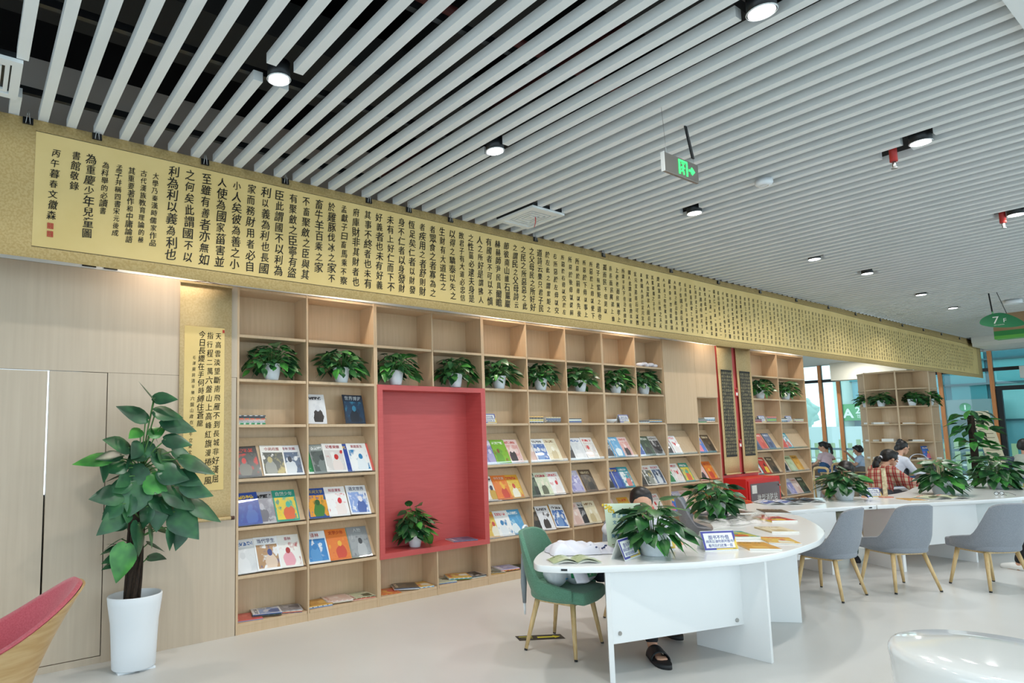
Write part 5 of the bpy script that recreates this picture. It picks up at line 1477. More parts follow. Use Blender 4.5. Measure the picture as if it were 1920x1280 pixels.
# ------------------------------------------------------------------ people
def remesh(mb, name, mats, parent, vox=.01, sm=4, label=None):
    """melt overlapping limbs into one continuous skin"""
    o = bpy.data.objects.new('tmp', mb.mesh('tmp', M_skin)); COL.objects.link(o)
    r = o.modifiers.new('r', 'REMESH'); r.mode = 'VOXEL'; r.voxel_size = vox
    s_ = o.modifiers.new('s', 'SMOOTH'); s_.factor = .5; s_.iterations = sm
    me = bpy.data.meshes.new_from_object(o.evaluated_get(bpy.context.evaluated_depsgraph_get()))
    bpy.data.objects.remove(o)
    me.materials.clear()
    me.materials.append(mats)
    me.polygons.foreach_set('use_smooth', [True] * len(me.polygons))
    p = bpy.data.objects.new(name, me); COL.objects.link(p); p.parent = parent
    if label: p['label'] = label
    return p
class Person:
    """all joints in local axes: x right, y the way the person faces, z up"""
    def __init__(s, label, loc, heading, k=1.0, name='person'):
        s.t = thing(name, label, 'person', loc, R(heading - 90)); s.k = k
        s.body = MB(); s.cl = {}
    def cap(s, mb, a, b, ra, rb): mb.capsule([c * s.k for c in a], [c * s.k for c in b], ra * s.k, rb * s.k, 14)
    def limb(s, mb, pts, rad):
        for i in range(len(pts) - 1): s.cap(mb, pts[i], pts[i + 1], rad[i], rad[i + 1])
    def head(s, c, yaw=0, pitch=0, r=.088):
        """skull, jaw, nose, ears; returns head frame for hair"""
        c = Vector(c)
        Rm = Matrix.Rotation(R(yaw), 3, 'Z') @ Matrix.Rotation(R(-pitch), 3, 'X')
        q = r / .088
        def P(x, y, z): return tuple(c + Rm @ Vector((x * q, y * q, z * q)))
        b = s.body; k = s.k
        b.ball([v * k for v in P(0, -.008, .02)], .074 * q * k, .092 * q * k, .088 * q * k, 16, rot=Rm)
        s.cap(b, P(0, .03, -.035), P(0, .055, -.075), .052 * q, .03 * q)
        s.cap(b, P(0, .085, .012), P(0, .103, -.022), .009 * q, .013 * q)
        s.cap(b, P(-.018, .075, -.052), P(.018, .075, -.052), .012 * q, .012 * q)
        for x in (-.034, .034): s.cap(b, P(x * .8, .078, .03), P(x * 1.15, .072, .03), .01 * q, .009 * q)
        for x in (-.076, .076): b.ball([v * k for v in P(x, -.01, -.005)], .011 * q * k, .02 * q * k, .03 * q * k, 10, rot=Rm)
        e = MB()
        for x in (-.031, .031):
            e.ball([v * k for v in P(x, .083, .012)], .012 * q * k, .005 * q * k, .006 * q * k, 8, rot=Rm)
            e.capsule([v * k for v in P(x * .6, .0865, .032)], [v * k for v in P(x * 1.4, .08, .034)], .003 * q * k, .003 * q * k, 6)
        e.build('eyes', M_hair, s.t)
        lp = MB(); lp.capsule([v * k for v in P(-.016, .088, -.055)], [v * k for v in P(.016, .088, -.055)], .0045 * q * k, .0045 * q * k, 6)
        lp.build('mouth', mat('lips', '#a8584e', .5), s.t)
        s.P = P; s.Rm = Rm; s.q = q
        return P
    def hair(s, blobs, vox=.008, m=None):
        """blobs in head space: (x,y,z,rx,ry,rz)"""
        h = MB(); k = s.k; q = s.q
        for x, y, z, rx, ry, rz in blobs:
            h.ball([v * k for v in s.P(x, y, z)], rx * q * k, ry * q * k, rz * q * k, 14, rot=s.Rm)
        return remesh(h, 'hair', m or M_hair, s.t, vox, 3)
    def hand(s, w, d, n, mb=None, side=1, curl=.5, k2=1.0):
        """palm, four fingers of unequal length and a thumb; w wrist, d hand direction, n palm normal"""
        mb = mb or s.body
        w = Vector(w); d = Vector(d).normalized(); n = Vector(n); n = (n - d * n.dot(d)).normalized(); x = d.cross(n) * side
        L_ = .085 * k2
        for f in (-.024, -.008, .008, .024): s.cap(mb, w + x * f * .6 * k2, w + d * L_ * .95 + x * f * k2, .014 * k2, .012 * k2)
        for f, ln in ((-.028, .06), (-.009, .072), (.009, .068), (.028, .052)):
            a = w + d * L_ + x * f * k2; b = a + (d + n * curl * .6).normalized() * ln * .5 * k2; c = b + (d + n * curl * 1.5).normalized() * ln * .5 * k2
            s.cap(mb, a, b, .0095 * k2, .009 * k2); s.cap(mb, b, c, .009 * k2, .0075 * k2)
        a = w + d * .025 * k2 - x * .03 * k2; b = a + (d * .7 - x * .7 + n * .4).normalized() * .035 * k2; c = b + (d + n * .5).normalized() * .03 * k2
        s.cap(mb, a, b, .012 * k2, .01 * k2); s.cap(mb, b, c, .01 * k2, .008 * k2)
    def done(s, vox=.009): return remesh(s.body, 'body', M_skin, s.t, vox, 2)

BOWL = [(0, -.018, .038, .086, .096, .086), (-.06, -.02, .0, .032, .06, .065), (.06, -.02, .0, .032, .06, .065), (0, -.06, .0, .075, .05, .08), (0, .045, .078, .06, .04, .032)]
SWEPT = [(0, -.032, .052, .083, .088, .078), (0, -.055, .01, .074, .055, .075), (-.06, -.02, .03, .025, .05, .05), (.06, -.02, .03, .025, .05, .05)]

def seated(p, hip, chest, neck, sh_w, mat_top, knees, feet, mat_leg, hands, elbows, top_r=(.13, .135, .11), shoes=None, vox=.012, sleeve=1.0, armr=(.055, .047, .04), leg_r=(.085, .06, .048), top_name='shirt', leg_name='trousers', handn=(0, 0, -1)):
    """skin under the clothes, then shirt and trousers as pieces of their own"""
    b = p.body
    p.limb(b, [hip, chest, neck], [top_r[0] * .8, top_r[1] * .8, .05])
    p.cap(b, neck, p.P(0, -.02, -.03) if hasattr(p, 'P') else neck, .047, .047)
    top = MB(); p.limb(top, [hip, chest], [top_r[0], top_r[1]])
    p.limb(top, [chest, (neck[0], neck[1] - .02, neck[2] - .05)], [top_r[1] * .95, .075])
    for s_, h, e in ((-1, hands[0], elbows[0]), (1, hands[1], elbows[1])):
        sh = (neck[0] + s_ * sh_w, neck[1] - .02, neck[2] - .07)
        p.cap(top, (neck[0], neck[1] - .02, neck[2] - .07), sh, .07, armr[0] * 1.1)
        p.limb(b, [sh, e, h], [armr[0] * .75, armr[1] * .75, armr[2] * .62])
        if sleeve >= 1: p.limb(top, [sh, e, tuple(Vector(e).lerp(Vector(h), .9))], [armr[0], armr[1], armr[2]])
        else:
            p.limb(top, [sh, tuple(Vector(sh).lerp(Vector(e), sleeve))], [armr[0], armr[1] * 1.05])
        d = Vector(h) - Vector(e)
        p.hand(h, d, handn, side=s_, k2=.95)
    lg = MB()
    p.cap(lg, (hip[0] - .07, hip[1], hip[2]), (hip[0] + .07, hip[1], hip[2]), top_r[0] * .95, top_r[0] * .95)
    for s_, kn, ft in ((-1, knees[0], feet[0]), (1, knees[1], feet[1])):
        hp = (hip[0] + s_ * .08, hip[1] + .02, hip[2] - .01)
        p.limb(b, [hp, kn, (ft[0], ft[1], ft[2] + .03)], [leg_r[0] * .8, leg_r[1] * .75, leg_r[2] * .7])
        p.limb(b, [(ft[0], ft[1], ft[2] + .03), (ft[0], ft[1] + .1, ft[2] + .005)], [.036, .03])
        p.limb(lg, [hp, kn, tuple(Vector(kn).lerp(Vector((ft[0], ft[1], ft[2] + .05)), .86))], leg_r)
    remesh(top, top_name, mat_top, p.t, vox, 3)
    remesh(lg, leg_name, mat_leg, p.t, vox, 3)
    if shoes:
        for ft in feet:
            sh = MB(); p.limb(sh, [(ft[0], ft[1] - .03, ft[2] + .035), (ft[0], ft[1] + .05, ft[2] + .035), (ft[0], ft[1] + .14, ft[2] + .02)], [.042, .044, .034])
            remesh(sh, 'shoe', shoes, p.t, .008, 2)

# 1 the reader whose forehead shows over the poster
p = Person('person with dark tied hair reading behind the pale green poster', (2.6, -1.6, 0), -128, .94)
p.head((0.03, .33, 1.0), -6, 26)
p.hair(SWEPT + [(0, -.11, .02, .035, .03, .035)])
seated(p, (0, -.02, .48), (0, .06, .74), (0.02, .2, .92), .15, M_cotton, [(-.12, .42, .5), (.12, .42, .5)], [(-.14, .22, .02), (.13, .72, .0)], mat('black_trousers', '#1b1c20', .8),
       [(-.18, .4, .745), (.1, .42, .745)], [(-.27, .2, .79), (.26, .2, .79)], vox=.011, top_r=(.11, .115, .1))
for f_ in ((.13, .72, 0), (-.14, .22, .02)):
    sd = MB(); pr_ = [(-.04, -.09), (-.05, 0), (-.052, .08), (-.035, .155), (.0, .17), (.04, .14), (.052, .07), (.045, -.02), (.035, -.09), (0, -.105)]
    sd.prism([(x + f_[0], y + f_[1] + .03) for x, y in spline(pr_, 4)], f_[2], f_[2] + .028, smooth=True)
    sd.build('sandal', M_sandal, p.t)
    st = MB(); st.grid(lambda u, v, f_=f_: (f_[0] + .054 * math.cos(PI * u), f_[1] + .0 + .1 * v, f_[2] + .02 + (.064 - .014 * v) * math.sin(PI * u)), 14, 6)
    o = st.build('sandal_strap', M_sandal, p.t); q = o.modifiers.new('s', 'SOLIDIFY'); q.thickness = .006
    for j, (tx, ln) in enumerate(((-.03, .02), (-.014, .024), (.002, .022), (.017, .019), (.031, .014))):
        p.cap(p.body, (f_[0] + tx * (1 if f_[0] > 0 else -1) * -1, f_[1] + .12, f_[2] + .036), (f_[0] + tx * (1 if f_[0] > 0 else -1) * -1, f_[1] + .14 + ln, f_[2] + .034), .0095, .008)
p.done(.007)

# 2 child half hidden by the plant on the middle table
p = Person('person with dark hair bent down behind the plant on the middle table', (7.2, -1.37, 0), -147, .94)
p.head((0, .12, 1.02), -10, 35)
p.hair(BOWL)
seated(p, (0, 0, .47), (0, .05, .74), (0, .08, .9), .14, noisy('beige_top', '#a89a86', '#8f8270', nscale=14, rough=.9), [(-.1, .42, .42), (.12, .44, .43)], [(-.1, .74, .0), (.14, .72, .0)], noisy('sage_trousers', '#7f9088', '#6f8079', nscale=8, rough=.9),
       [(-.12, .42, .74), (.14, .42, .74)], [(-.24, .2, .75), (.25, .2, .75)], shoes=mat('black_sneaker', '#20222a', .6), leg_r=(.1, .085, .06))
p.done()

# 3 the reader in the plaid shirt
def plaid():
    m = mat('red_plaid', '#d9cdb8', .9)
    b = m.node_tree.nodes['Principled BSDF']
    tc = N(m, 'ShaderNodeTexCoord'); mp = N(m, 'ShaderNodeMapping'); mp.inputs['Rotation'].default_value = (.15, .2, .1); L(m, tc.outputs['Object'], mp.inputs[0])
    sp_ = N(m, 'ShaderNodeSeparateXYZ'); L(m, mp.outputs[0], sp_.inputs[0])
    last = None
    sums = N(m, 'ShaderNodeMath', operation='ADD'); L(m, sp_.outputs[0], sums.inputs[0]); L(m, sp_.outputs[1], sums.inputs[1])
    outs = []
    for src in (sums.outputs[0], sp_.outputs[2]):
        mu = N(m, 'ShaderNodeMath', operation='MULTIPLY'); mu.inputs[1].default_value = 9.5; L(m, src, mu.inputs[0])
        fr = N(m, 'ShaderNodeMath', operation='FRACT'); L(m, mu.outputs[0], fr.inputs[0])
        outs.append(ramp(m, fr.outputs[0], [(0, '#e2d6c2'), (.3, '#bf5a58'), (.5, '#94706a'), (.58, '#e2d6c2'), (.64, '#bf5a58'), (.84, '#d3c4ae'), (.92, '#e2d6c2')], 'CONSTANT'))
    mx = N(m, 'ShaderNodeMix', data_type='RGBA'); mx.blend_type = 'MULTIPLY'; mx.inputs[0].default_value = .8
    L(m, outs[0].outputs[0], mx.inputs[6]); L(m, outs[1].outputs[0], mx.inputs[7]); L(m, mx.outputs[2], b.inputs['Base Color'])
    return m
p = Person('person with a ponytail in a red plaid shirt reaching over a low table', (9.98, -.82, 0), -35, 1.0)
p.head((0, .2, .985), -2, 14, .1)
p.hair([(0, -.018, .04, .088, .1, .088), (0, -.06, .01, .075, .05, .075), (-.06, .0, .03, .03, .055, .06), (.06, .0, .03, .03, .055, .06), (0, .05, .085, .06, .04, .03), (0, -.115, -.02, .03, .03, .03), (0, -.15, -.06, .045, .04, .06), (0, -.165, -.12, .042, .038, .07)])
tie = MB(); tie.ball(p.P(0, -.118, -.015), .034, .02, .034, 12); tie.build('hair_tie', M_cotton, p.t)
seated(p, (0, -.04, .42), (0, .02, .68), (0, .1, .87), .16, plaid(), [(-.12, .38, .45), (.14, .36, .45)], [(-.12, .34, .0), (.16, .3, .0)], mat('dark_trousers', '#3a3c44', .9),
       [(-.08, .62, .62), (.1, .66, .6)], [(-.22, .32, .62), (.24, .36, .56)], top_r=(.18, .185, .12), armr=(.085, .082, .062), shoes=M_black, vox=.013)
p.done()

# 4 the person in white behind
p = Person('person with a high bun in white sleeves and black bib sitting by the round shelf', (11.72, -.52, 0), -33, 1.0)
p.head((0, .16, 1.1), 0, 20)
p.hair(SWEPT + [(0, -.075, .1, .042, .042, .042), (0, -.1, -.03, .05, .03, .06)])
seated(p, (0, 0, .52), (0, .04, .8), (0, .08, .97), .14, M_cotton, [(-.1, .44, .56), (.12, .42, .56)], [(-.1, .45, .0), (.14, .43, .0)], M_denim, [(-.06, .42, .7), (.1, .4, .66)], [(-.18, .2, .7), (.2, .18, .68)], shoes=M_whitepaint)
b_ = MB(); p.limb(b_, [(0, .03, .56), (0, .08, .8)], [.145, .13]); remesh(b_, 'bib', M_black, p.t, .013, 3)
p.done()
t = thing('stool', 'plain wooden stool under the person in white', 'stool', (11.72, -.52, 0))
MB().lathe([(.17, .36), (.175, .38), (.16, .4), (.001, .4)], n=24).build('seat', M_wood2, t)
for a in range(4): MB().tube([(.1 * math.cos(a * PI / 2), .1 * math.sin(a * PI / 2), .37), (.16 * math.cos(a * PI / 2), .16 * math.sin(a * PI / 2), 0)], .014, 8).build('leg', M_wood2, t)
t = thing('stool', 'plain wooden stool under the plaid-shirted reader', 'stool', (9.97, -.84, 0))
MB().lathe([(.15, .2), (.16, .22), (.15, .24), (.001, .24)], n=24).build('seat', M_wood2, t)
for a in range(4): MB().tube([(.1 * math.cos(a * PI / 2), .1 * math.sin(a * PI / 2), .21), (.14 * math.cos(a * PI / 2), .14 * math.sin(a * PI / 2), 0)], .014, 8).build('leg', M_wood2, t)

# 5 child in brown jacket
p = Person('child in a fuzzy brown jacket bent over the low table', (11.5, -1.02, 0), 205, .85)
p.head((0, .12, .9), 0, 45)
p.hair(BOWL)
fz = noisy('brown_fleece', '#5a4642', '#463533', nscale=60, rough=1.0, bump=.8, bscale=90)
seated(p, (0, 0, .42), (0, .05, .66), (0, .08, .8), .14, fz, [(-.1, .32, .42), (.1, .32, .42)], [(-.1, .3, .0), (.1, .3, .0)], M_denim, [(-.1, .4, .6), (.1, .4, .6)], [(-.22, .2, .6), (.22, .2, .6)], top_r=(.16, .17, .12), armr=(.08, .075, .06), shoes=M_black)
p.done()
t = thing('stool', 'plain wooden stool under the brown-jacketed child', 'stool', (11.5, -1.02, 0))
MB().lathe([(.14, .2), (.15, .22), (.14, .25), (.001, .25)], n=20).build('seat', M_wood2, t)
for a in range(4): MB().tube([(.1 * math.cos(a * PI / 2), .1 * math.sin(a * PI / 2), .21), (.13 * math.cos(a * PI / 2), .13 * math.sin(a * PI / 2), 0)], .013, 8).build('leg', M_wood2, t)

# 6 girl kneeling on a chair at the window counter
p = Person('child in a pale pink top kneeling on a wooden chair at the window', (15.62, 1.98, 0), 62, .92)
p.head((-.02, .05, 1.1), 35, 8, .1)
p.hair([(0, -.018, .04, .09, .1, .088), (0, -.06, .01, .08, .05, .08), (0, .045, .085, .06, .04, .03), (.02, -.12, .02, .04, .035, .05), (.03, -.135, -.06, .035, .03, .07), (.035, -.13, -.14, .028, .028, .06)])
seated(p, (0, 0, .6), (0, .03, .8), (0, .05, .95), .13, noisy('pink_tee', '#e3c9cf', '#d6bac2', nscale=8, rough=.9), [(-.09, .12, .46), (.09, .12, .46)], [(-.08, -.26, .42), (.09, -.26, .42)], M_denim, [(-.22, .2, .62), (.3, .22, .74)], [(-.2, .05, .72), (.27, .06, .78)], sleeve=.6, shoes=M_cotton, leg_r=(.085, .07, .055))
p.done()
# 7 boy in blue
p = Person('child with short black hair in a light blue shirt seated at the window counter', (16.28, 1.5, 0), 105, .9)
p.head((0, .06, 1.02), 15, 18, .1)
p.hair(BOWL)
seated(p, (0, 0, .5), (0, .02, .74), (0, .04, .88), .13, noisy('blue_tee', '#a9c6e6', '#c9d6ea', nscale=9, rough=.9), [(-.09, .34, .5), (.09, .34, .5)], [(-.09, .36, .0), (.09, .36, .0)], mat('grey_shorts', '#77706a', .9), [(-.12, .3, .72), (-.02, .3, .95)], [(-.2, .12, .64), (.2, .16, .74)], sleeve=.55, shoes=M_cotton)
p.done()
# 8 person in a vest beyond the tables
p = Person('person in a pale grey vest over dark blue sleeves seen from behind', (12.3, -2.02, 0), 5, 1.0)
p.head((0, .06, 1.13), -5, 10)
p.hair(BOWL)
seated(p, (0, 0, .55), (0, .0, .82), (0, .03, .98), .16, mat('navy_sweater', '#3c4258', .9), [(-.1, .42, .5), (.1, .42, .5)], [(-.1, .42, .0), (.1, .42, .0)], mat('pale_trousers', '#a9adc0', .9), [(-.2, .36, .62), (.2, .36, .62)], [(-.27, .1, .68), (.27, .1, .68)], shoes=M_black)
v_ = MB(); p.limb(v_, [(0, 0, .56), (0, -.01, .86)], [.155, .15]); p.cap(v_, (-.07, 0, .94), (.07, 0, .94), .07, .07); remesh(v_, 'vest', noisy('grey_vest', '#aeb7ab', '#a2ab9f', nscale=6, rough=.9), p.t, .013, 3)
p.done()
t = thing('drum_stool', 'white round stool under the person in the grey vest', 'stool', (12.3, -2.02, 0))
MB().lathe([(.2, 0), (.22, .2), (.24, .4), (.22, .43), (.001, .435)], n=28, cap=False).build('body', M_whitegloss, t)
# 9 reader cut off by the right edge
p = Person('person in black trousers and white shoes cut off by the right photo edge', (7.33, -3.24, 0), 72, .94)
p.head((0, .12, 1.14), 0, 25)
p.hair(BOWL)
seated(p, (0, 0, .5), (0, .04, .78), (0, .08, .95), .15, M_black, [(-.12, .3, .49), (.12, .38, .47)], [(-.2, .42, .0), (.12, .4, .0)], mat('black_jeans', '#17181b', .85), [(-.05, .3, .6), (.1, .3, .6)], [(-.2, .06, .66), (.24, .06, .66)], shoes=M_whitepaint, leg_r=(.1, .085, .06))
p.done()
# ------------------------------------------------------------------ the far end
XW = 18.5
def kid_chair(label, loc, rz):
    t = thing('wooden_chair', label, 'chair', loc, rz, 'honey wood chairs at the window')
    MB().box(-.19, .19, -.17, .18, .385, .41).build('seat', M_wood2, t, bevel=.006)
    for s in (-1, 1):
        MB().tube([(s * .17, .15, .39), (s * .18, .17, 0)], .018, 8).build('leg', M_wood2, t)
        MB().tube([(s * .19, -.2, 0), (s * .19, -.18, .4), (s * .19, -.2, .58)], .018, 8).build('leg', M_wood2, t)
    MB().tube([(-.19, -.2, .57), (-.17, -.205, .61), (-.1, -.215, .63), (.1, -.215, .63), (.17, -.205, .61), (.19, -.2, .57)], .026, 8).build('backrest', M_wood2, t)
    return t
k0 = kid_chair('honey wood chair the pink-topped child kneels on', (15.5, 1.82, 0), R(62 - 90))
dup(k0, 'honey wood chair under the child in light blue', (16.3, 1.48, 0), (0, 0, R(105 - 90)))
dup(k0, 'honey wood chair just behind the end of the far bookcase', (13.2, 1.35, 0), (0, 0, R(150 - 90)))
t = thing('window_counter', 'low brown counter under the left window with open books', 'counter', (17.2, 2.2, 0))
MB().box(-.35, .35, -1.1, 2.2, .5, .54).build('top', noisy('grey_brown_top', '#a08a72', '#937d66', nscale=5, rough=.5), t)
MB().box(-.3, .3, -1.05, 2.15, 0, .5).build('front', noisy('brown_front', '#7d6650', '#6e5845', nscale=4, rough=.6), t)
MB().box(-.32, -.3, -1.05, 2.15, .2, .215).build('trim_strip', M_steel, t)
for lb, x, y, rz in (('open picture book on the window counter between the two children', 17.0, 2.15, R(-70)), ('open picture book in front of the child in light blue', 17.0, 1.55, R(-60)), ('open picture book on the window counter left of the pink child', 17.05, 2.75, R(-75))):
    flatbook(lb, x, y, rz, 'textpage', .26, .3, z=.542, open_=True, group='open books on the window counter')

# round bookcase about a column
PC = Vector((14.5, .18, 0)); PR = .65
t = thing('round_bookcase', 'round oak bookcase wrapped about a column at the far end', 'bookcase', PC, R(196))
MB().lathe([(.36, 0), (.36, 2.6)], n=40).build('back_panel', M_wood, t)
PZ = [.09 + .356 * k for k in range(8)]
for z in PZ:
    MB().lathe([(.365, z - .012), (PR - .01, z - .012), (PR - .01, z + .012), (.365, z + .012)], n=48, cap=False).build('shelf', M_wood, t)
for k in range(7):
    a = 2 * PI * k / 7; c, s_ = math.cos(a), math.sin(a)
    MB().obox((c * .505, s_ * .505, 1.3), (c * .145, s_ * .145, 0), (-s_ * .013, c * .013, 0), (0, 0, 1.3)).build('divider', M_wood, t)
pg = 'small plants on the round bookcase'
proto = None
for i, da in enumerate((-64, -27, 24, 62)):
    a = R(196 + da); lb = 'small pothos on the round bookcase, ' + ('first from the left', 'second from the left', 'third from the left', 'rightmost with a trailing vine')[i]
    loc = (PC.x + .56 * math.cos(a), PC.y + .56 * math.sin(a), PZ[5] + .0125)
    if i in (0, 3): proto = pothos('potted_pothos', lb, loc, 40 + i, nl=80, rx=.2, ry=.18, hgt=.17, ll=.1, pot=(.072, .052, .13), group=pg, inside=(.08, .3, .3), trail=3 if i == 3 else 0); proto.rotation_euler.z = a + PI / 2; proto0 = proto if i == 0 else proto0
    else: dup(proto0, lb, loc, (0, 0, a + PI / 2 + .8 * i))
random.seed(9)
rows_ = {4: [(-60, 'slateblue', 2), (-32, 'textpage', 2), (14, 'ochre', 1)], 3: [(-60, 'skyblue', 2), (-20, 'textpage', 3), (26, 'forest', 2)], 2: [(-58, 'whiteblue', 2), (30, 'brown', 2), (66, 'pinkface', 2)]}
for r, lst in rows_.items():
    for i, (da, key, n) in enumerate(lst):
        a = R(196 + da)
        for q in range(n):
            o = bpy.data.objects.new('book', mag_mesh(key if q == n - 1 else 'textpage', 0, .2, .15, .018)); COL.objects.link(o)
            rr = .42; o.location = (PC.x + .61 * math.cos(a), PC.y + .61 * math.sin(a), PZ[r] + .0125 + .019 * q); o.rotation_euler = (0, 0, a + PI / 2)
            tag(o, f"{PAL[key][0].replace('magazine', 'book')}, {ORD[q]} up, {ORD[i]} pile, round bookcase {['', '', 'lower', 'middle', 'upper'][r]} shelf", 'book', 'books lying on the round bookcase')
a = R(196 + 46); e = Matrix.Rotation(a + PI / 2, 3, 'Z') @ Matrix.Rotation(R(75), 3, 'X')
magazine('multi', (PC.x + .56 * math.cos(a), PC.y + .56 * math.sin(a), PZ[2] + .014), e.to_euler(), 'blue picture book standing up on the round bookcase', 'books standing on the round bookcase', name='book')
t = thing('basket', 'grey hoop-edged basket on the round bookcase beside the blue book', 'basket', (PC.x + .56 * math.cos(R(218)), PC.y + .56 * math.sin(R(218)), PZ[2] + .0125), R(218 + 90))
MB().grid(lambda u, v: (.14 * math.cos(PI * u), -.02 - .05 * v, .11 * math.sin(PI * u)), 16, 2).build('hood', M_gray, t)
MB().tube([(.14 * math.cos(PI * k / 12), -.075, .11 * math.sin(PI * k / 12)) for k in range(13)], .007, 8).build('hoop', M_cotton, t)

# tall plant and leaning strip by the door
t = thing('floor_plant', 'tall bushy climber plant by the glass door at the far end', 'potted plant', (13.2, -1.22, 0))
MB().lathe([(.15, 0), (.19, .5), (.185, .5), (.17, .45)], n=28).build('pot', M_pot, t)
MB().tube([(0, 0, .4), (0, 0, 1.65)], [.06, .05], 10).build('moss_pole', M_bark, t)
random.seed(33); lf = MB()
for k in range(95):
    a = random.uniform(0, 2 * PI); z = random.uniform(.55, 1.72); r = random.uniform(.08, .26) * (1.15 - .35 * abs(z - 1.1))
    leaf(lf, (r * math.cos(a), r * math.sin(a), z), (math.cos(a), math.sin(a), random.uniform(-.7, .3)), random.uniform(.14, .2), random.uniform(.1, .14), .3, random.uniform(-.6, .6), random.choice((0, 1, 1)))
lf.build('foliage', [M_leaf, M_leafbright], t)
t = thing('leaning_strip_sign', 'tall narrow beige text sign leaning beside the glass door', 'sign', (14.85, -1.0, 0), R(-78))
m = MB(); m.obox((.12, 0, .95), (.13, 0, 0), (0, .004, 0), (-.14, .02, .8)); m.build('board', mat('beige_board', '#e0d3b2', .5), t)
m = MB()
for k in range(14): m.obox((.12 - .14 * (.55 - k * .1), .02 * (.55 - k * .1) - .006, .95 + .8 * (.55 - k * .1)), (.09, 0, 0), (0, .001, 0), (0, 0, .006))
m.build('text_lines', mat('sign_text', '#8a7a60', .6), t)
m = MB(); m.ball((.01, .01, 1.6), .03, .004, .04, 8); m.build('print', M_seal, t)
MB().box(-.02, .35, -.1, .1, 0, .15).build('base', M_dark, t)

# glass wall
MUL = [5.6, 4.4, 3.05, 2.62, .45, -.48, -1.75, -3.2, -4.6]
for i, y in enumerate(MUL):
    zt = 3.22
    m = MB(); m.box(XW - .09, XW - .01, y - .035, y + .035, 0, zt); struct(m.build(f'trim_{20 + i}', M_mull))
    m = MB(); m.box(XW - .01, XW + .06, y - .028, y + .028, 0, zt); struct(m.build(f'trim_{40 + i}', M_frame))
m = MB()
for y0, y1 in ((2.62, 6.1), (-8, .9)):
    m.box(XW - .03, XW + .05, y0, y1, 2.74, 2.82)
m.box(XW - .03, XW + .05, -8, 6.1, 0, .08); m.box(XW - .03, XW + .05, -4.6, -.52, 2.28, 2.38); m.box(XW - .05, XW + .05, -.62, -.52, 0, 2.3); m.box(XW - .05, XW + .05, -1.72, -1.62, 0, 2.3)
struct(m.build('trim_60', M_frame))
yy = [6.1] + MUL + [-8.0]
for i in range(len(yy) - 1):
    g = MB().box(XW + .012, XW + .02, yy[i + 1] + .03, yy[i] - .03, .08, 3.22)
    struct(g.build(f'window_{i + 1}', M_glass))
m = MB(); m.box(17.95, XW - .1, .95, 2.6, 2.74, 3.22); struct(m.build('trim_61', mat('beige_bulkhead', '#d6d0bd', .7)))
m = MB(); m.box(XW - .1, XW + .1, -8, 6.1, 3.22, 4.2); struct(m.build('wall_right', M_whitepaint))
area_light('downlight_glow', (17.32, 1.8, 3.2), (0, 0, 0), .11, .11, 24, shape='DISK')
t = thing('downlight', 'round downlight over the window counter at the far end', 'ceiling light', (17.32, 1.8, 3.215), 0, 'round downlights in the slatted ceiling')
MB().lathe([(.001, -.004), (.085, -.004), (.09, .0)], n=20, cap=False).build('lens', M_lamp, t)
t = thing('air_curtain', 'white framed brown air curtain box above the glass door', 'air curtain', (17.6, -1.55, 2.62))
MB().box(-.12, .3, -1.2, .42, -.13, .13).build('case', M_whitepaint, t)
MB().box(-.126, -.12, -1.1, .3, -.07, .07).build('front_grille', noisy('brown_grille', '#8a6a50', '#6f543f', scale=(1, 1, 40), nscale=4), t)

# ------------------------------------------------------------------ outdoors
m = MB(); m.box(18.6, 90, -60, 70, -.3, -.05)
struct(m.build('ground', noisy('pale_paving', '#dfe2e0', '#d6dad8', nscale=.4, rough=.8)))
m = MB(); m.box(-40, 18.6, -60, -8.4, -.3, -.05); struct(m.build('ground', bpy.data.materials['pale_paving']))
t = thing('railing', 'dark metal handrail outside the window', 'railing', (20, 2, 0))
MB().box(-.03, .03, -2.2, 8, .80, .86).build('handrail', mat('rail_blue', '#6e8f9c', .4), t)
MB().box(-.015, .015, -2.2, 8, .55, .575).build('rail', M_whitepaint, t)
for k in range(9): MB().box(-.02, .02, -2.1 + 1.2 * k, -2.06 + 1.2 * k, -.05, .82).build('post', mat('rail_post', '#8fb0b4', .4) if k == 0 else bpy.data.materials['rail_post'], t)
t = thing('picket_fence', 'pale green picket fence beyond the handrail', 'fence', (22.5, 4, 0))
m = MB()
for k in range(44): m.box(-.01, .01, -4.5 + .24 * k, -4.38 + .24 * k, -.05, .95 + .12 * (k % 2))
m.build('pickets', [mat('picket_green', '#a8b98c', .6)], t)
MB().box(.011, .03, -4.6, 6.1, .3, .36).build('rail', M_whitepaint, t)
m = MB(); m.box(33.4, 33.6, 4.5, 30, -.05, 1.5)
tag(m.build('garden_wall', mat('pale_hoarding', '#c3cecb', .7)), 'pale wall across the outdoor yard', 'wall')
M_teal = noisy('teal_glass', '#74abb2', '#5f9aa4', nscale=.5, rough=.15)
M_tealdk = noisy('teal_glass_dark', '#3a7680', '#2a606c', nscale=.6, rough=.12)
t = thing('curved_building', 'teal glass building outside with a green A2 sign', 'building', (36.5, 5.0, 0))
m = MB(); m.box(-2.2, 3, -6, 3.0, 0, 3.7); m.build('wall', M_teal, t)
MB().lathe([(.45, 0), (.45, 3.72)], c=(-2.0, 3.1, 0), n=24).build('corner_column', mat('pale_teal', '#b4cabf', .5), t)
MB().box(-2.3, 3, -6.1, 3.3, 3.68, 3.8).build('roof', mat('roof_teal', '#5fa6ae', .5), t)
for y, z in ((1.2, 2.62), (-.4, 2.62), (-2, 2.62)):
    MB().box(-2.24, -2.19, y, y + 1.4, z, z + .95).build('window', M_teal, t)
MB().box(-2.24, -2.19, -1.5, 2.85, .9, 1.78).build('window', M_tealdk, t)
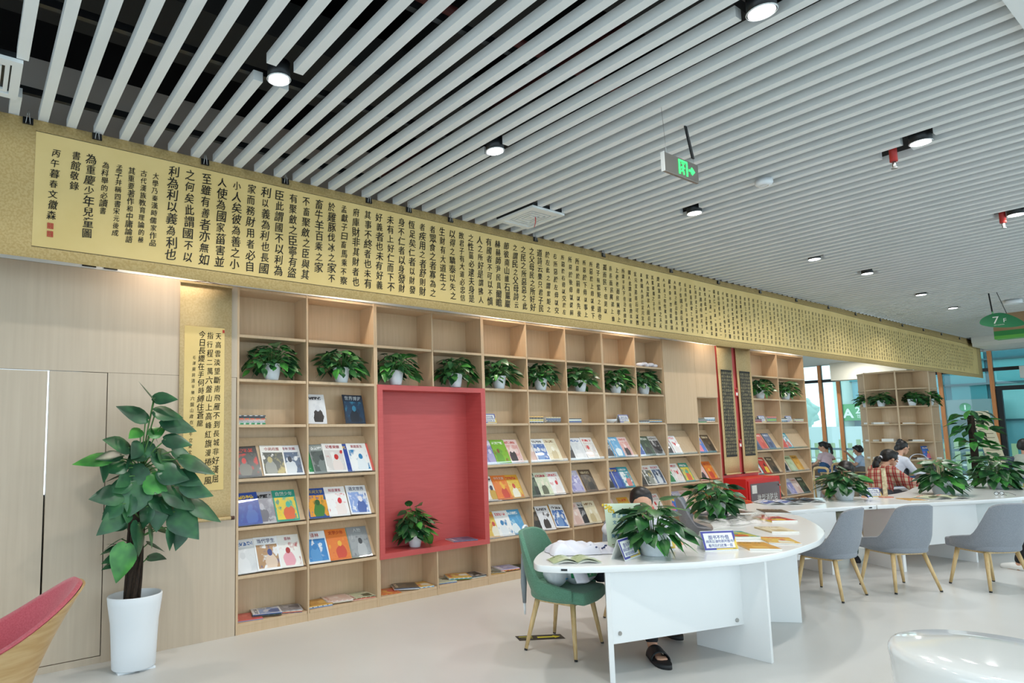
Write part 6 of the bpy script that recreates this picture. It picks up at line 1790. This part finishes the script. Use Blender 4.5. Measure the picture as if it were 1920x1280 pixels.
t2 = thing('building_sign', 'green sign reading A2 on the building outside', 'sign', (33.98, 7.72, 2.2))
MB().box(-.02, .02, -1.2, .42, -.42, .38).build('board', mat('sign_green2', '#4d9a5c', .5), t2)
MB().box(.02, .33, -.9, -.4, -.1, .1).build('bracket', M_dark, t2)
m = MB(); write(m, 'A', (-.03, .12, -.05), (0, -1, 0), (0, 0, 1), .6, bold=.03); write(m, '2', (-.03, -.28, .08), (0, -1, 0), (0, 0, 1), .42, bold=.02); write(m, '馆', (-.03, -.32, -.22), (0, -1, 0), (0, 0, 1), .2)
m.build('lettering', M_whitepaint, t2)
random.seed(12)
for i, (x, y, r, h) in enumerate(((46, 15.6, 2.0, 2.4), (50, 22.5, 2.4, 2.4), (45, 27, 2.2, 2.0))):
    t = thing('tree', ('round pale tree outside nearest the building', 'round pale tree outside in the middle', 'low pale tree outside at the bookcase edge')[i], 'tree', (x, y, 0), 0, 'trees beyond the wall')
    m = MB()
    def lump(u, v):
        a_, b_ = u * 2 * PI, .001 + v * (PI - .002)
        d_ = Vector((math.sin(b_) * math.cos(a_), math.sin(b_) * math.sin(a_), math.cos(b_)))
        q_ = r * (.8 + .28 * noise.noise(d_ * 2.2 + Vector((i * 5, 0, 0))) + .12 * noise.noise(d_ * 6))
        return (d_.x * q_, d_.y * q_, h + d_.z * q_ * .85)
    m.grid(lump, 40, 24, closed_u=True)
    m.build('crown', mat('hazed_foliage', '#a9c4ba', .9) if i == 0 else bpy.data.materials['hazed_foliage'], t)  # distance haze is mixed into the even crown colour
    MB().tube([(0, 0, -.05), (0, 0, h)], .12, 8).build('trunk', M_bark, t)
t = thing('glass_atrium', 'teal glass atrium building across from the glass door', 'building', (25, -3, 0))
MB().box(0, 6, -9, 5.0, 0, 9).build('wall', M_tealdk, t)
random.seed(3)
tones = [mat('atrium_' + c[1:], c, .12) for c in ('#5a9fa2', '#46898f', '#7fb6b4', '#35727b', '#639fa6')]
for r, (z0, z1) in enumerate(((.05, 1.6), (1.65, 2.75), (2.8, 3.5), (3.55, 4.6))):
    for c in range(15):
        y0 = -8.9 + c * .92
        MB().box(-.05, -.005, y0, y0 + .84, z0, z1).build('glass_panel', tones[(c * 3 + r * 2 + (c * r) % 4) % 5], t)
for z in (1.62, 2.77, 3.52): MB().box(-.12, .0, -9, 5.0, z - .03, z + .03).build('beam', mat('beam_teal', '#28525a', .4) if z < 2 else bpy.data.materials['beam_teal'], t)
t = thing('entrance_box', 'grey entrance canopy outside with a green round number 1 sign', 'entrance', (23.6, 1.2, 0))
MB().box(0, 1.2, -.55, .65, 1.65, 2.25).build('canopy', mat('grey_canopy', '#7d8f90', .4), t)
MB().box(.3, 1.2, -.5, .6, 0, 1.65).build('front', mat('grey_glazing', '#5f7679', .15), t)
m = MB(); m.lathe([(.001, 0), (.13, 0), (.13, .02)], n=28, cap=False); o = m.build('disc', mat('disc_green', '#27995f', .5), t); o.rotation_euler = (0, R(-90), 0); o.location = (-.001, .02, 2.02)
m = MB(); write(m, '1', (-.03, .02, 2.02), (0, -1, 0), (0, 0, 1), .2, bold=.03); m.build('lettering', M_whitepaint, t)
